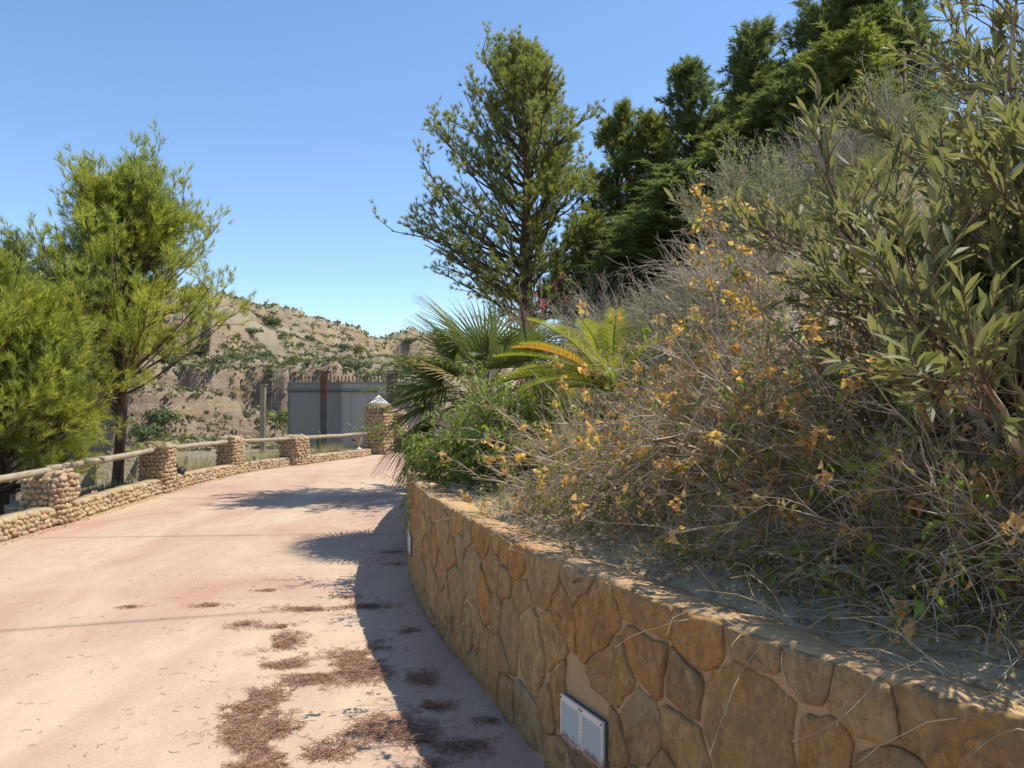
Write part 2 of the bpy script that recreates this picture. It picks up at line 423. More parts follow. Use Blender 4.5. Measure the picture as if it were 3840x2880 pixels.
# ------------------------------------------------------------------ the place's curves
WALL, WS = catmull([(3.6, -4), (2.9, -2.5), (2.3, -.6), (1.75, .6), (1.12, 1.56), (.70, 2.22), (.41, 2.76), (.175, 3.25), (-.06, 3.88), (-.26, 4.46),
                    (-.44, 4.97), (-.71, 5.85), (-.90, 6.7), (-1.10, 8.0), (-1.22, 9.2), (-1.30, 11), (-1.25, 14), (-1.05, 17), (-.8, 20), (-.6, 24.3)], 0.04)
LOW, LS = catmull([(-5.3, 2.6), (-5.6, 5), (-5.72, 7), (-5.77, 8.4), (-5.80, 9.3), (-5.85, 10.3), (-5.96, 11.6), (-6.05, 13.2), (-6.06, 14.8), (-5.96, 16.5),
                   (-5.55, 18.1), (-4.95, 19.5), (-4.35, 21.2), (-4.12, 22.0)], 0.04)
WT = norm(np.gradient(WALL, axis=0)); WN = np.stack([WT[:, 1], -WT[:, 0]], 1)      # towards the hill
LT = norm(np.gradient(LOW, axis=0)); LN = np.stack([-LT[:, 1], LT[:, 0]], 1)       # away from the path
WALL_H = 0.90

def sdist(x, y, C, Nn):
    x = np.asarray(x, float); y = np.asarray(y, float); sh = x.shape; q = np.stack([x.ravel(), y.ravel()], 1); out = np.empty(len(q)); idx = np.empty(len(q), int)
    Cs = C[::3]; Ns = Nn[::3]
    for a in range(0, len(q), 20000):
        dd = ((q[a:a + 20000, None] - Cs[None]) ** 2).sum(2); i = dd.argmin(1)
        out[a:a + 20000] = np.sqrt(dd[np.arange(len(i)), i]) * np.sign(((q[a:a + 20000] - Cs[i]) * Ns[i]).sum(1)); idx[a:a + 20000] = i * 3
    return out.reshape(sh), idx.reshape(sh)

def hill_z(x, y):
    d, _ = sdist(x, y, WALL, WN); x = np.asarray(x, float); y = np.asarray(y, float)
    g = np.interp(d, [-1, 0, .8, 4.2, 9, 14, 22, 40], [0, 0, .07, 2.75, 4.9, 6.2, 7.0, 6.5])
    g = g * (1 - 0.5 * sstep(12, 20, y))
    return WALL_H - .045 + g + sstep(.2, 1.5, d) * (.10 * fbm(x * 1.1, y * 1.1, 0, 4, 3)) + .018 * fbm(x * 7, y * 7, 0, 3, 5)
def hz(x, y): return float(hill_z(np.array([x]), np.array([y]))[0])

TH_S = np.radians([-180, -75, -46, -36, -22.4, -19.5, -17.0, -14.2, -12.2, -9.6, -7.6, 0, 30, 180])
E_S = [.12, .15, .178, .178, .166, .154, .130, .112, .104, .100, .092, .085, .06, .12]
D_S = [160, 130, 105, 105, 110, 115, 122, 130, 140, 185, 190, 190, 190, 160]
def terrain_z(x, y):
    x = np.asarray(x, float); y = np.asarray(y, float); th = np.arctan2(x, y); r = np.hypot(x, y)
    dl, _ = sdist(x, y, LOW, LN)
    dl = np.where(y > 22, np.maximum(dl * 0.0 + (y - 27.0) * 0.8, -x - 10.5), dl)
    low = -.09 - 4.2 * sstep(1.6, 14, dl) - .0 * r
    e = np.interp(th, TH_S, E_S); D = np.interp(th, TH_S, D_S); D = D + 10 * vnoise(th * 9, 0.5, 0, 9)
    r0 = 30.0; q = np.clip((r - r0) / (D - r0), 0, 1); S = .28 * q + .72 * q * q
    zr = 1.6 + e * D * np.cos(np.clip(th, -1.1, 1.1))
    h = low + (zr + 4.3) * S - np.maximum(r - D, 0) * .22
    for cx, cy, rx, ry, top, hard in ((-20.0, 46, 7.0, 9, 4.4, .95), (-22, 82, 11, 14, 3.0, .9), (-4, 64, 16, 13, 5.6, .4), (-44, 74, 14, 16, 3.5, .6), (-34, 52, 7, 9, 4.2, .65), (-10, 96, 9, 12, 2.4, .6), (-60, 60, 14, 14, 4, .6)):
        rho = np.hypot((x - cx) / rx, (y - cy) / ry) + .16 * fbm(x * .16, y * .16, 0, 3, int(cx * cx) % 50)
        h = h + top * sstep(1.3, hard, rho)
    far = sstep(28, 50, r)
    rid = 1 - np.abs(fbm(x * .045, y * .045, 0, 4, 21)); h = h + far * (rid - .75) * np.interp(r, [30, 120, 300], [1.5, 3.4, 6.0])
    h = h + far * .45 * fbm(x * .35, y * .35, 0, 4, 27) - far * .9 * np.maximum(0, 1 - np.abs(fbm(x * .11, y * .11, 0, 3, 29)) * 5)
    wv = h + 1.2 * vnoise(x * .05, y * .05, 0, 4) + .35 * fbm(x * .3, y * .3, 0, 3, 15)
    for st, sd_, lo in ((5.2, 13, -.35), (1.7, 17, -.1)):
        f = wv / st - np.floor(wv / st); h = h + far * st * (.22 * f + .78 * sstep(.62, .74, f) - f) * np.interp(vnoise(x * .035, y * .035, 0, sd_), [lo, lo + .35], [.05, .95]) 
    h = h + .03 * fbm(x * 2.2, y * 2.2, 0, 3, 6) * sstep(.3, 1.0, dl)
    inside = dl < 0.15
    return np.where(inside, np.minimum(h, -.09), h)
def tz(x, y): return float(terrain_z(np.array([x]), np.array([y]))[0])

# ------------------------------------------------------------------ setting: terrain, path, hillside
th = np.radians(np.concatenate([np.linspace(-180, -52, 34, endpoint=False), np.linspace(-52, 4, 340, endpoint=False), np.linspace(4, 180, 40)]))
rr = np.concatenate([np.linspace(3, 30, 45, endpoint=False), np.geomspace(30, 200, 165, endpoint=False), np.geomspace(200, 1500, 18)])
TH, RR = np.meshgrid(th, rr); TX, TY = RR * np.sin(TH), RR * np.cos(TH)
TZ = terrain_z(TX, TY)
nr, nc = TX.shape; ii = np.arange(nr - 1)[:, None] * nc + np.arange(nc - 1)[None]
TF = np.stack([ii, ii + 1, ii + nc + 1, ii + nc], -1).reshape(-1, 4)
tag(obj('terrain', np.stack([TX, TY, TZ], -1), TF, M['terrain']), 'dry eroded sandy hills and valley beyond the low stone wall', kind='structure')

JL = [-4.0, 1.1, 4.70, 8.70, 12.2, 15.6, 19.0, 24.4]; JR = [-4.0, 2.6, 6.0, 9.02, 12.5, 15.9, 19.3, 24.4]
def lx(y): return np.interp(y, LOW[:, 1], LOW[:, 0]) - .06
def rx(y): return np.interp(y, WALL[:, 1], WALL[:, 0]) + .10
ys = np.linspace(-4.2, 24.5, 90); a = np.linspace(0, 1, 12)
lxs = np.where(ys > 22, -4.35, lx(ys)); X = lxs[:, None] * (1 - a) + rx(ys)[:, None] * a
Y = np.repeat(ys[:, None], 12, 1); V = np.stack([X, Y, np.full_like(X, -.014)], -1)
def gridF(n, m):
    i = np.arange(n - 1)[:, None] * m + np.arange(m - 1)[None]; return np.stack([i, i + 1, i + m + 1, i + m], -1).reshape(-1, 4)
path = tag(obj('path', V, gridF(90, 12), M['joint']), 'pinkish cream stamped concrete drive curving past the wall', kind='structure')
for k in range(len(JL) - 1):
    b = np.linspace(0, 1, 40); g = .008
    yl = JL[k] + g + (JL[k + 1] - JL[k] - 2 * g) * b; yr = JR[k] + g + (JR[k + 1] - JR[k] - 2 * g) * b
    aa = np.linspace(0, 1, 24); Y = yl[:, None] * (1 - aa) + yr[:, None] * aa + .01 * np.sin(aa * 9 + k)[None] * (b[:, None] * 0 + 1)
    lxx = np.where(Y > 22, -4.35, lx(Y)); X = lxx * (1 - aa) + rx(Y) * aa
    V = np.stack([X, Y, np.zeros_like(X)], -1).reshape(-1, 3); F = gridF(40, 24)
    ed = np.concatenate([np.arange(24), np.arange(24) + 39 * 24]); Vb = V[ed].copy(); Vb[:, 2] = -.012; n0 = len(V)
    s1 = np.array([[i + 1, i, n0 + i, n0 + i + 1] for i in range(23)]); s2 = np.array([[39 * 24 + i, 39 * 24 + i + 1, n0 + 24 + i + 1, n0 + 24 + i] for i in range(23)])
    obj('slab', np.concatenate([V, Vb]), np.concatenate([F, s1, s2]), M['path'], path, smooth=False)

# planted bank above the wall
gx = np.concatenate([np.arange(-2.2, 5.0, .07), np.arange(5.0, 30, .45)]); gy = np.concatenate([np.arange(-4.0, 10.0, .07), np.arange(10, 24.2, .16), np.arange(24.2, 40, .8)])
GX, GY = np.meshgrid(gx, gy); d, ix = sdist(GX, GY, WALL, WN)
keep = d > -.12
sn = (d < .22) & keep
GX = np.where(sn, WALL[ix, 0] + WN[ix, 0] * .22, GX); GY = np.where(sn, WALL[ix, 1] + WN[ix, 1] * .22, GY)
GZ = hill_z(GX, GY) - np.where(sn, .03, 0)
F = gridF(*GX.shape); ok = keep.ravel()[F].all(1); F = F[ok]
used = np.unique(F); rem = -np.ones(GX.size, int); rem[used] = np.arange(len(used))
tag(obj('hillside', np.stack([GX, GY, GZ], -1).reshape(-1, 3)[used], rem[F], M['soil']), 'sandy planted bank rising behind the flagstone wall', kind='structure')

# ------------------------------------------------------------------ flagstone retaining wall
imax = int(np.searchsorted(WALL[:, 1], 13.0)); i0 = 0
prof = [(-.005, -.05), (0, .1), (0, .3), (0, .5), (0, .7), (.0, .84), (.002, .895), (.018, .908), (.09, .905), (.17, .895), (.26, .875), (.30, .80)]
C = WALL[i0:imax]; Nn = WN[i0:imax]; S = WS[i0:imax]
V = np.zeros((len(C), len(prof), 3))
for j, (dd, z) in enumerate(prof):
    nz = (.004 if z < .85 else .010) * fbm(S * 6, z * 6, 0, 3, 31)
    top = (.022 * fbm(S * 2.3, j * .15, 0, 4, 35)) if z > .8 else 0
    V[:, j, :2] = C + Nn * (dd + (nz if z < .88 else nz * .5))[:, None]; V[:, j, 2] = z + top + (nz * .8 if j > 5 else 0)
wall = thing('flagstone_wall', (0.2, 3.2, 0), 'curved retaining wall of ochre flagstones set in mortar beside the drive', 'wall')
obj('mortar', V, gridF(len(C), len(prof))[:, ::-1], M['mortar'], wall)

def clip(poly_, n, c):
    out = []
    for i in range(len(poly_)):
        p, q = poly_[i], poly_[(i + 1) % len(poly_)]; a_ = p @ n - c; b_ = q @ n - c
        if a_ <= 0: out.append(p)
        if a_ * b_ < 0: out.append(p + (q - p) * (a_ / (a_ - b_)))
    return out
rs = np.random.default_rng(12)
s0, s1 = WS[np.searchsorted(WALL[:, 1], -1.5)], WS[imax - 4]
pts = []
tries = 0
while tries < 9000:
    tries += 1
    p = np.array([rs.uniform(s0, s1), rs.uniform(-.05, .93)]); r = rs.choice([.13, .17, .21, .25])
    if all(np.hypot((p[0] - q[0]) * 1.1, (p[1] - q[1])) > (r + qr) * .62 for q, qr in pts): pts.append((p, r))
PT = np.array([p for p, r in pts]); PR = np.array([r for p, r in pts])
def wallpt(s, z, out):
    x = np.interp(s, WS, WALL[:, 0]); y = np.interp(s, WS, WALL[:, 1]); nx = np.interp(s, WS, WN[:, 0]); ny = np.interp(s, WS, WN[:, 1])
    return np.stack([x - nx * out, y - ny * out, z], -1)
VENTS = []
for X_, Y_, zc in ((.295, 2.99, .30), (-.895, 6.56, .355)):
    i = int(((WALL - np.array([X_, Y_])) ** 2).sum(1).argmin()); VENTS.append((WS[i], zc))
def add_flag(poly2, k):
    c = poly2.mean(0); ang = np.linspace(0, 2 * math.pi, 18, endpoint=False)
    # resample the outline and roughen it
    L = np.vstack([poly2, poly2[:1]]); cum = np.concatenate([[0], np.cumsum(np.linalg.norm(np.diff(L, axis=0), axis=1))])
    m = max(12, min(26, int(cum[-1] / .032))); t = np.linspace(0, cum[-1], m, endpoint=False)
    O = np.stack([np.interp(t, cum, L[:, 0]), np.interp(t, cum, L[:, 1])], 1)
    O = c + (O - c) * (1 + .035 * rs.normal(0, 1, (m, 1)) + .05 * np.sin(np.arange(m) * rs.uniform(.5, 1.4) + rs.uniform(0, 6))[:, None] - .02)
    proud = rs.uniform(.010, .019); tilt = rs.normal(0, .016, 2)
    rings = []
    for f, h, jn in ((1.0, -.5, 0), (.992, .55, .0015), (.97, .92, .002), (.66, 1.1, .0035), (.32, 1.1, .004)):
        q = c + (O - c) * f; out = proud * h + ((q - c) @ tilt if h > 0 else 0) + rs.normal(0, 1, m) * jn
        rings.append(wallpt(q[:, 0], q[:, 1], out))
    rings.append(wallpt(c[:1], c[1:], np.array([proud]))); V = np.concatenate(rings); F = []
    for r in range(4):
        for i in range(m): F.append((r * m + i, (r + 1) * m + i, (r + 1) * m + (i + 1) % m, r * m + (i + 1) % m))
    for i in range(m): F.append((4 * m + i, 5 * m, 4 * m + (i + 1) % m))
    o = obj('flagstone', V, F, M['flag'], wall); return o
nflag = 0
for k in range(len(PT)):
    p = PT[k]; cell = [np.array(q) for q in ((p[0] - .45, .01), (p[0] + .45, .01), (p[0] + .45, .915), (p[0] - .45, .915))]
    near = np.where((np.abs(PT[:, 0] - p[0]) < .95))[0]
    gap = rs.uniform(.001, .008)
    for j in near:
        if j == k: continue
        n = PT[j] - p; D = np.linalg.norm(n); n = n / D
        f = .5 + .5 * (PR[k] ** 2 - PR[j] ** 2) / D ** 2 * .6; f = min(.75, max(.25, f))
        cell = clip(cell, n, p @ n + D * f - gap)
        if len(cell) < 3: break
    for vs, vz in VENTS:      # the masons cut the stones round the vents
        dx, dz = p[0] - vs, p[1] - vz
        if abs(dx) < .6:
            if abs(dz) / .1 > abs(dx) / .17: n = np.array([0., -np.sign(dz)]); cell = clip(cell, n, n @ np.array([vs, vz]) - .098) if len(cell) > 2 else cell
            else: n = np.array([-np.sign(dx), 0.]); cell = clip(cell, n, n @ np.array([vs, vz]) - .165) if len(cell) > 2 else cell
    if len(cell) < 3: continue
    cell = np.array(cell); sz = cell.max(0) - cell.min(0)
    if sz.min() < .06: continue
    if nflag < 295: add_flag(cell, k); nflag += 1

def vent(s, zc, label):
    c = wallpt(np.array([s]), np.array([zc]), np.array([.02]))[0]; i = int(np.searchsorted(WS, s)); t = np.array([*WT[i], 0]); nrm = np.array([-WN[i, 0], -WN[i, 1], 0.])
    R = np.stack([-t, nrm, [0, 0, 1]], 1)      # local x towards the near end, y out of the wall, z up
    base = c - np.array([0, 0, .0925])
    root = thing('wall_vent', tuple(base), label, 'vent', 'vents in the flagstone wall')
    def L(p): return base + R @ np.array(p)
    for k, x in enumerate((-.0795, .0795)):
        b = MB(); Rm = R
        MB().box(L((x, -.014, .0925)), (.146, .028, .172), Rm).build('shade_backing', M['shade_backing'], root, smooth=False)  # backing coloured dark to stand for the shade between the louvres
        b.box(L((x, .008, .171)), (.155, .010, .024), Rm); b.box(L((x, .008, .011)), (.155, .010, .020), Rm)
        b.box(L((x - .0725, .008, .091)), (.010, .010, .135), Rm); b.box(L((x + .0725, .008, .091)), (.010, .010, .135), Rm)
        p = b.build('panel', M['vent'], root, smooth=False)
        tilt = np.array(Euler((math.radians(-32), 0, 0)).to_matrix())
        for j in range(10):
            MB().box(L((x, .0075, .028 + j * .0134)), (.134, .0105, .0020), Rm @ tilt).build('louvre', M['vent'], p, smooth=False)
        for sx_ in (-.07, .07):
            for sz_ in (.012, .173): MB().box(L((x + sx_, .0145, sz_)), (.006, .004, .006), Rm).build('screw', M['rust'], p, smooth=False)
    return root
vent(*VENTS[0], 'white louvred double vent with rusty lower rim and chipped paint')
vent(*VENTS[1], 'cleaner white wall vent near the leafy far end of the wall')

# ------------------------------------------------------------------ low rubble wall, posts, rails
def stone_meshes(n, mat, seed):
    r = np.random.default_rng(seed); out = []
    for k in range(n):
        b = MB(); b.blob((0, 0, 0), (1, 1, 1), None, 7, 5); V = np.concatenate(b.V)
        V = np.sign(V) * np.abs(V) ** .8; V = V * (1 + r.normal(0, .10, (len(V), 1)))
        V += .10 * r.normal(0, 1, (1, 3)) * np.abs(V); out.append(raw_mesh('stone', V, b.F, True, mat))
    return out
STONES = stone_meshes(14, M['field'], 5)
def stone_tpl(me):
    V = np.empty(len(me.vertices) * 3, np.float32); me.vertices.foreach_get('co', V); return V.reshape(-1, 3), [tuple(p.vertices) for p in me.polygons]
STPL = [stone_tpl(m) for m in STONES]
def stone_matrix(pos, outdir, w, h, dpt, r):
    out = Vector((*outdir[:2], 0)).normalized(); x = Vector((0, 0, 1)).cross(out); z = Vector((0, 0, 1))
    Rm = Matrix((x, out, z)).transposed() @ Euler((r.normal(0, .25), r.normal(0, .45), r.normal(0, .25))).to_matrix()
    return Matrix.Translation(Vector(pos)) @ Rm.to_4x4() @ Matrix.Diagonal((w, dpt, h, 1))
def lay_stones(root, places, limit=300):
    """places: (pos, outdir, w, h, depth); nearest `limit` single, the rest one joined part"""
    r = np.random.default_rng(len(places)); places = sorted(places, key=lambda p: np.hypot(p[0][0], p[0][1]) / (p[2] + p[3]))
    mb = MB()
    for q, (pos, od, w_, h_, dp) in enumerate(places):
        k = int(r.integers(len(STONES))); mt = stone_matrix(pos, od, w_, h_, dp, r)
        if q < limit: inst('stone', STONES[k], mt, root)
        else:
            V, F = STPL[k]; A = np.array(mt); mb.add(V @ A[:3, :3].T + A[:3, 3], F)
    if mb.n: tag(mb.build('far_stones', M['field'], root), kind='stuff')

def low_h(y): return np.interp(y, [3, 9, 14, 17, 22], [.25, .25, .24, .205, .19])
lw = thing('low_stone_wall', (-5.9, 9.0, 0), 'low kerb wall of rounded tan field stones edging the drive', 'wall')
V = np.zeros((len(LOW), 6, 3)); hh = low_h(LOW[:, 1])
for j, (o_, f) in enumerate(((.035, -.4), (.03, .5), (.05, .93), (.10, 1.0), (.27, .98), (.31, -.6))):
    nz = .012 * fbm(LS * 3, j * .4, 0, 3, 41); V[:, j, :2] = LOW + LN * (o_ + nz)[:, None]; V[:, j, 2] = np.where(f > 0, hh * f + nz * .8, f * .25)
obj('mortar_core', V, gridF(len(LOW), 6), M['lowmortar'], lw)
cap = V[-1]; 
r = np.random.default_rng(3); places = []
ss = np.arange(LS[np.searchsorted(LOW[:, 1], 6.6)], LS[-1], .001)
for row in range(4):
    s = ss[0] + r.uniform(0, .05)
    while s < LS[-1] - .05:
        w_ = r.choice([.028, .036, .044, .054, .07], p=[.22, .3, .25, .16, .07]); i = int(np.searchsorted(LS, s + w_)); i = min(i, len(LOW) - 1)
        h = low_h(LOW[i, 1]); hs = h / 4.0 / 2 * 1.05 * r.uniform(.75, 1.25)
        z = (row + .5) * h / 4 * .93 + r.normal(0, .010) + .004
        out = .012 + r.uniform(0, .022) - (.02 if row == 0 else 0); p = LOW[i] + LN[i] * (.02 + row * .006 - .0 + out * .5)
        places.append(((p[0], p[1], max(z, hs * .6)), -LN[i], w_, hs, r.uniform(.028, .042), )); s += 2 * w_ * .95
lay_stones(lw, places, 300)

def post(name, c, rad, h, label, cap_stones=True, rows_h=.07, cat='post', taperf=.93, group='stone posts of the railing'):
    """rounded square pier of field stones, turned with the wall it stands on"""
    root = thing(name, (c[0], c[1], 0), label, cat, group)
    it = int(((LOW - np.array(c)) ** 2).sum(1).argmin()); rot = math.atan2(LT[it, 1], LT[it, 0])
    def rim(a):      # superellipse radius
        return (abs(math.cos(a)) ** 5 + abs(math.sin(a)) ** 5) ** (-1 / 5)
    def pt(a, q, z): rr_ = q * rim(a); x, y = rr_ * math.cos(a), rr_ * math.sin(a); return (c[0] + x * math.cos(rot) - y * math.sin(rot), c[1] + x * math.sin(rot) + y * math.cos(rot), z)
    n = 28; V = []; F = []
    for q, z in ((rad * .90, -.1), (rad * .90, 0), (rad * .90 * taperf, h), (rad * .6, h + .035)):
        V += [pt(2 * math.pi * k / n, q, z) for k in range(n)]
    for j_ in range(3): F += [(j_ * n + k, j_ * n + (k + 1) % n, (j_ + 1) * n + (k + 1) % n, (j_ + 1) * n + k) for k in range(n)]
    F.append([3 * n + k for k in range(n)]); obj('mortar_core', V, F, M['lowmortar'], root)
    r = np.random.default_rng(int(abs(c[1]) * 100)); pl = []; z = rows_h * .5
    while z < h - rows_h * .25:
        rr_ = rad * (1 - (1 - taperf) * z / h); per = 8 * rr_ * .93; s_ = r.uniform(0, .05)
        while s_ < per - .02:
            w_ = r.choice([.03, .04, .05, .065]) * (rows_h / .075) ** .5; f = (s_ + w_) / per; side = int(f * 4) % 4; e_ = (f * 4 - int(f * 4)) * 2 - 1
            a = side * math.pi / 2 + math.atan(e_ * .97); nrm = side * math.pi / 2 + (.6 * e_ ** 3) + rot
            pl.append((pt(a, rr_ * (.92 + r.uniform(0, .06)), z + r.normal(0, .010)), (math.cos(nrm), math.sin(nrm)), w_, rows_h * .5 * r.uniform(.72, 1.22), r.uniform(.026, .042))); s_ += 2 * w_ * .94
        z += rows_h * .97
    if cap_stones:
        for k in range(14):
            a = r.uniform(0, 6.28); q = rad * .75 * math.sqrt(r.uniform(0, 1)); pl.append((pt(a, q, h + r.uniform(-.02, .025)), (math.cos(a), math.sin(a)), .06, .03, .055))
    lay_stones(root, pl, 300); return root
POSTS = [((-5.80, 6.25), .27, .66), ((-6.05, 9.8), .275, .64), ((-6.24, 13.15), .255, .83), ((-6.22, 16.5), .245, .78), ((-5.46, 18.75), .30, .70)]
PL = ['stone railing post outside the shade of the bushy pine', 'squat stone post under the drooping pine foliage', 'stone post with the dark bird ornament at its foot', 'stone post between the bird ornament and the pale rock', 'stout rounded stone post in front of the grey gate']
for (c, rad, h), l in zip(POSTS, PL): post('stone_post', c, rad, h, l)
pil = post('gate_pillar', (-4.02, 22.55), .37, 1.50, 'tall stone gate pillar with a white pyramid cap beside the palm', False, rows_h=.105, cat='pillar', group=None)
b = MB(); b.add([(-4.25, 22.32, 1.53), (-3.79, 22.32, 1.53), (-3.79, 22.78, 1.53), (-4.25, 22.78, 1.53), (-4.02, 22.55, 1.78)], [(3, 2, 1, 0), (0, 1, 4), (1, 2, 4), (2, 3, 4), (3, 0, 4)])
b.box((-4.02, 22.55, 1.52), (.5, .5, .03)); b.build('pyramid_cap', M['white'], pil, smooth=False)
post('gate_pillar', (-3.62, 23.35), .30, 1.30, 'shaded stone pillar standing behind the white capped one', False, rows_h=.105, cat='pillar', group=None)

RZ = [(.70, .69), (.705, .745), (.755, .70), (.70, .655), (.66, .63)]
ends = [p[0] for p in POSTS] + [(-4.27, 22.2)]
RL = ['cracked weathered timber rail running behind the bushy pine', 'round timber rail crossing in front of the pine trunk', 'round timber rail above the dark bird ornament', 'round timber rail above the dry grass and pale rock', 'long round timber rail ending at the gate pillar']
for k in range(5):
    a_, b_ = np.array(ends[k]), np.array(ends[k + 1]); t = np.linspace(-.02 if k else 0, 1.02 if k < 4 else 1, 14)
    p = a_[None] * (1 - t[:, None]) + b_[None] * t[:, None]; z = RZ[k][0] * (1 - t) + RZ[k][1] * t - .012 * np.sin(t * 3.14)
    P = np.stack([p[:, 0], p[:, 1], z], 1); P += rng.normal(0, .003, P.shape)
    o = MB().tube(P, np.linspace(.053, .046, 14) + rng.normal(0, .0022, 14), 12).build('timber_rail', M['timber'], None, tuple(P[0]))
    dv = Vector(P[-1] - P[0]); q = dv.to_track_quat('Y', 'Z')     # local Y runs along the grain
    o.data.transform(q.inverted().to_matrix().to_4x4()); o.rotation_euler = q.to_euler()
    tag(o, RL[k], 'rail', 'timber rails between the stone posts')

# ------------------------------------------------------------------ gate yard
gate = thing('metal_gate', (-5.6, 24.9, 0), 'tall grey sheet metal sliding gate topped with iron spear points', 'gate')
def gz(y): return -.09
def panel(x0, x1, mat, y=24.9, z0=.02, z1=2.22):
    b = MB(); b.box(((x0 + x1) / 2, y, (z0 + z1) / 2), (x1 - x0, .035, z1 - z0)); return b.build('panel', mat, gate, smooth=False)
panel(-7.50, -6.45, M['slate']); panel(-6.447, -5.66, M['slate'], 24.903); panel(-5.657, -4.8, M['pale'], 24.898); panel(-4.797, -3.3, M['pale'], 24.902)
for z, hgt, y in ((1.905, .03, 24.86), (1.985, .022, 24.862), (2.205, .05, 24.872), (.05, .10, 24.872)):
    MB().box((-5.4, y, z), (4.19, .055, hgt)).build('cross_rail', M['steel'] if z < 1.95 and z > 1 else M['slate'], gate, smooth=False)
for x in (-7.47, -5.66, -5.38, -4.3, -3.9): MB().box((x, 24.868, 1.1), (.035, .05, 2.1)).build('upright', M['slate'] if x < -5.7 else M['pale'], gate, smooth=False)
b = MB(); b.box((0, 0, .09), (.016, .016, .18)); b.lathe((0, 0, .07), [(.012, 0), (.026, .02), (.012, .045)], 6); b.lathe((0, 0, .13), [(.010, 0), (.030, .03), (.002, .11)], 6)
spear_me = raw_mesh('spear', np.concatenate(b.V), b.F, False, M['iron'])
for k in range(34): inst('spear_point', spear_me, Matrix.Translation((-7.4 + k * .122, 24.9, 2.215)), gate)

def hpost(x, y, top, label, rusty):
    root = thing('steel_post', (x, y, -.1), label, 'post', 'steel posts guiding the gate')
    b = MB(); b.box((x, y - .07, top * .82 + .0), (.17, .012, top * .36)); b.box((x, y + .07, top * .82), (.17, .012, top * .36)); b.box((x, y, top * .82), (.012, .126, top * .36)); b.build('upper_beam', M['rust'] if rusty else M['steel'], root, smooth=False)
    b = MB(); z = top * .64 / 2 - .05; b.box((x, y - .07, z), (.166, .011, top * .64 + .1)); b.box((x, y + .07, z), (.166, .011, top * .64 + .1)); b.box((x, y, z), (.011, .127, top * .64 + .1)); b.build('lower_beam', M['steel'], root, smooth=False)
    b = MB(); x2 = x + .16
    for c, sz in (((x2 - .045, y, top - .17), (.03, .02, .34)), ((x2 + .075, y, top - .17), (.03, .02, .34)), ((x2 + .015, y, top - .035), (.09, .02, .07)), ((x2 + .015, y, top - .32), (.09, .02, .04))): b.box(c, sz)
    b.build('guide_bracket', M['rust'], root, smooth=False)
    b = MB(); b.add([(x + .087, y - .08, top - .1), (x + .13, y - .08, top - .1), (x + .12, y - .08, top - .9), (x + .087, y - .08, top - 1.15), (x + .087, y - .068, top - .1), (x + .13, y - .068, top - .1), (x + .12, y - .068, top - .9), (x + .087, y - .068, top - 1.15)],
        [(3, 2, 1, 0), (4, 5, 6, 7), (0, 1, 5, 4), (1, 2, 6, 5), (2, 3, 7, 6), (3, 0, 4, 7)]); b.build('gusset', M['rust'], root, smooth=False)
    return root
hpost(-6.16, 24.35, 2.57, 'rusty steel post with bracket standing before the slate grey panel', True)
hpost(-3.98, 24.35, 2.57, 'grey brown steel post beside the palm fronds', False)
lb = thing('control_box', (-4.22, 24.3, 1.74), 'small cream metal box with sloping lid fixed to the steel post', 'box')
MB().box((-4.22, 24.27, 1.90), (.25, .16, .25)).build('housing', M['cream'], lb, smooth=False)
b = MB(); b.box((-4.225, 24.26, 2.04), (.29, .21, .02), np.array(Euler((math.radians(14), 0, 0)).to_matrix())); b.build('lid', M['cream'], lb, smooth=False)
MB().box((-4.24, 24.186, 1.80), (.10, .008, .035)).build('slot', M['iron'], lb, smooth=False)
pw = MB(); pw.box((-2.2, 25.1, .55), (2.6, .2, 1.35)); pw.box((-2.2, 25.05, .05), (2.6, .32, .10)); tag(pw.build('rendered_wall', M['pinkwall'], None, (-2.2, 25.1, -.1), smooth=False), 'pinkish rendered wall closing the drive behind the palm', 'wall')
# timber fence post with wire mesh and strut
fp = thing('timber_post', (-8.02, 24, -.4), 'slim grey timber post left of the grey gate', 'post')
MB().box((-8.02, 24, .85), (.155, .15, 2.5)).build('shaft', M['timber'], fp, smooth=False); MB().box((-8.0, 23.98, 2.115), (.20, .19, .03)).build('cap', M['timber'], fp, smooth=False)
wf = thing('wire_fence', (-7.75, 24.05, -.3), 'thin wire mesh stretched between timber post and gate', 'fence')
b = MB()
for k in range(5): b.box((-7.94 + k * .1, 24.08, .8), (.005, .005, 2.2))
for k in range(14): b.box((-7.74, 24.086, -.1 + k * .15), (.44, .005, .005))
tag(b.build('mesh', M['wire'], wf, smooth=False), kind='stuff')
MB().tube([(-7.92, 24.11, 1.76), (-7.52, 24.11, 1.76)], .014, 6).build('top_wire', M['iron'], wf); MB().tube([(-7.86, 24.11, 1.77), (-7.53, 24.11, 2.06)], .022, 6).build('strut', M['iron'], wf)
rod = MB().tube([(-5.98, 18.95, .02), (-5.72, 19.0, .28), (-5.5, 19.05, .52)], .014, 6).build('iron_bar', M['iron'], None, (-5.98, 18.95, 0)); tag(rod, 'thin black iron bar leaning on the stout stone post', 'bar')

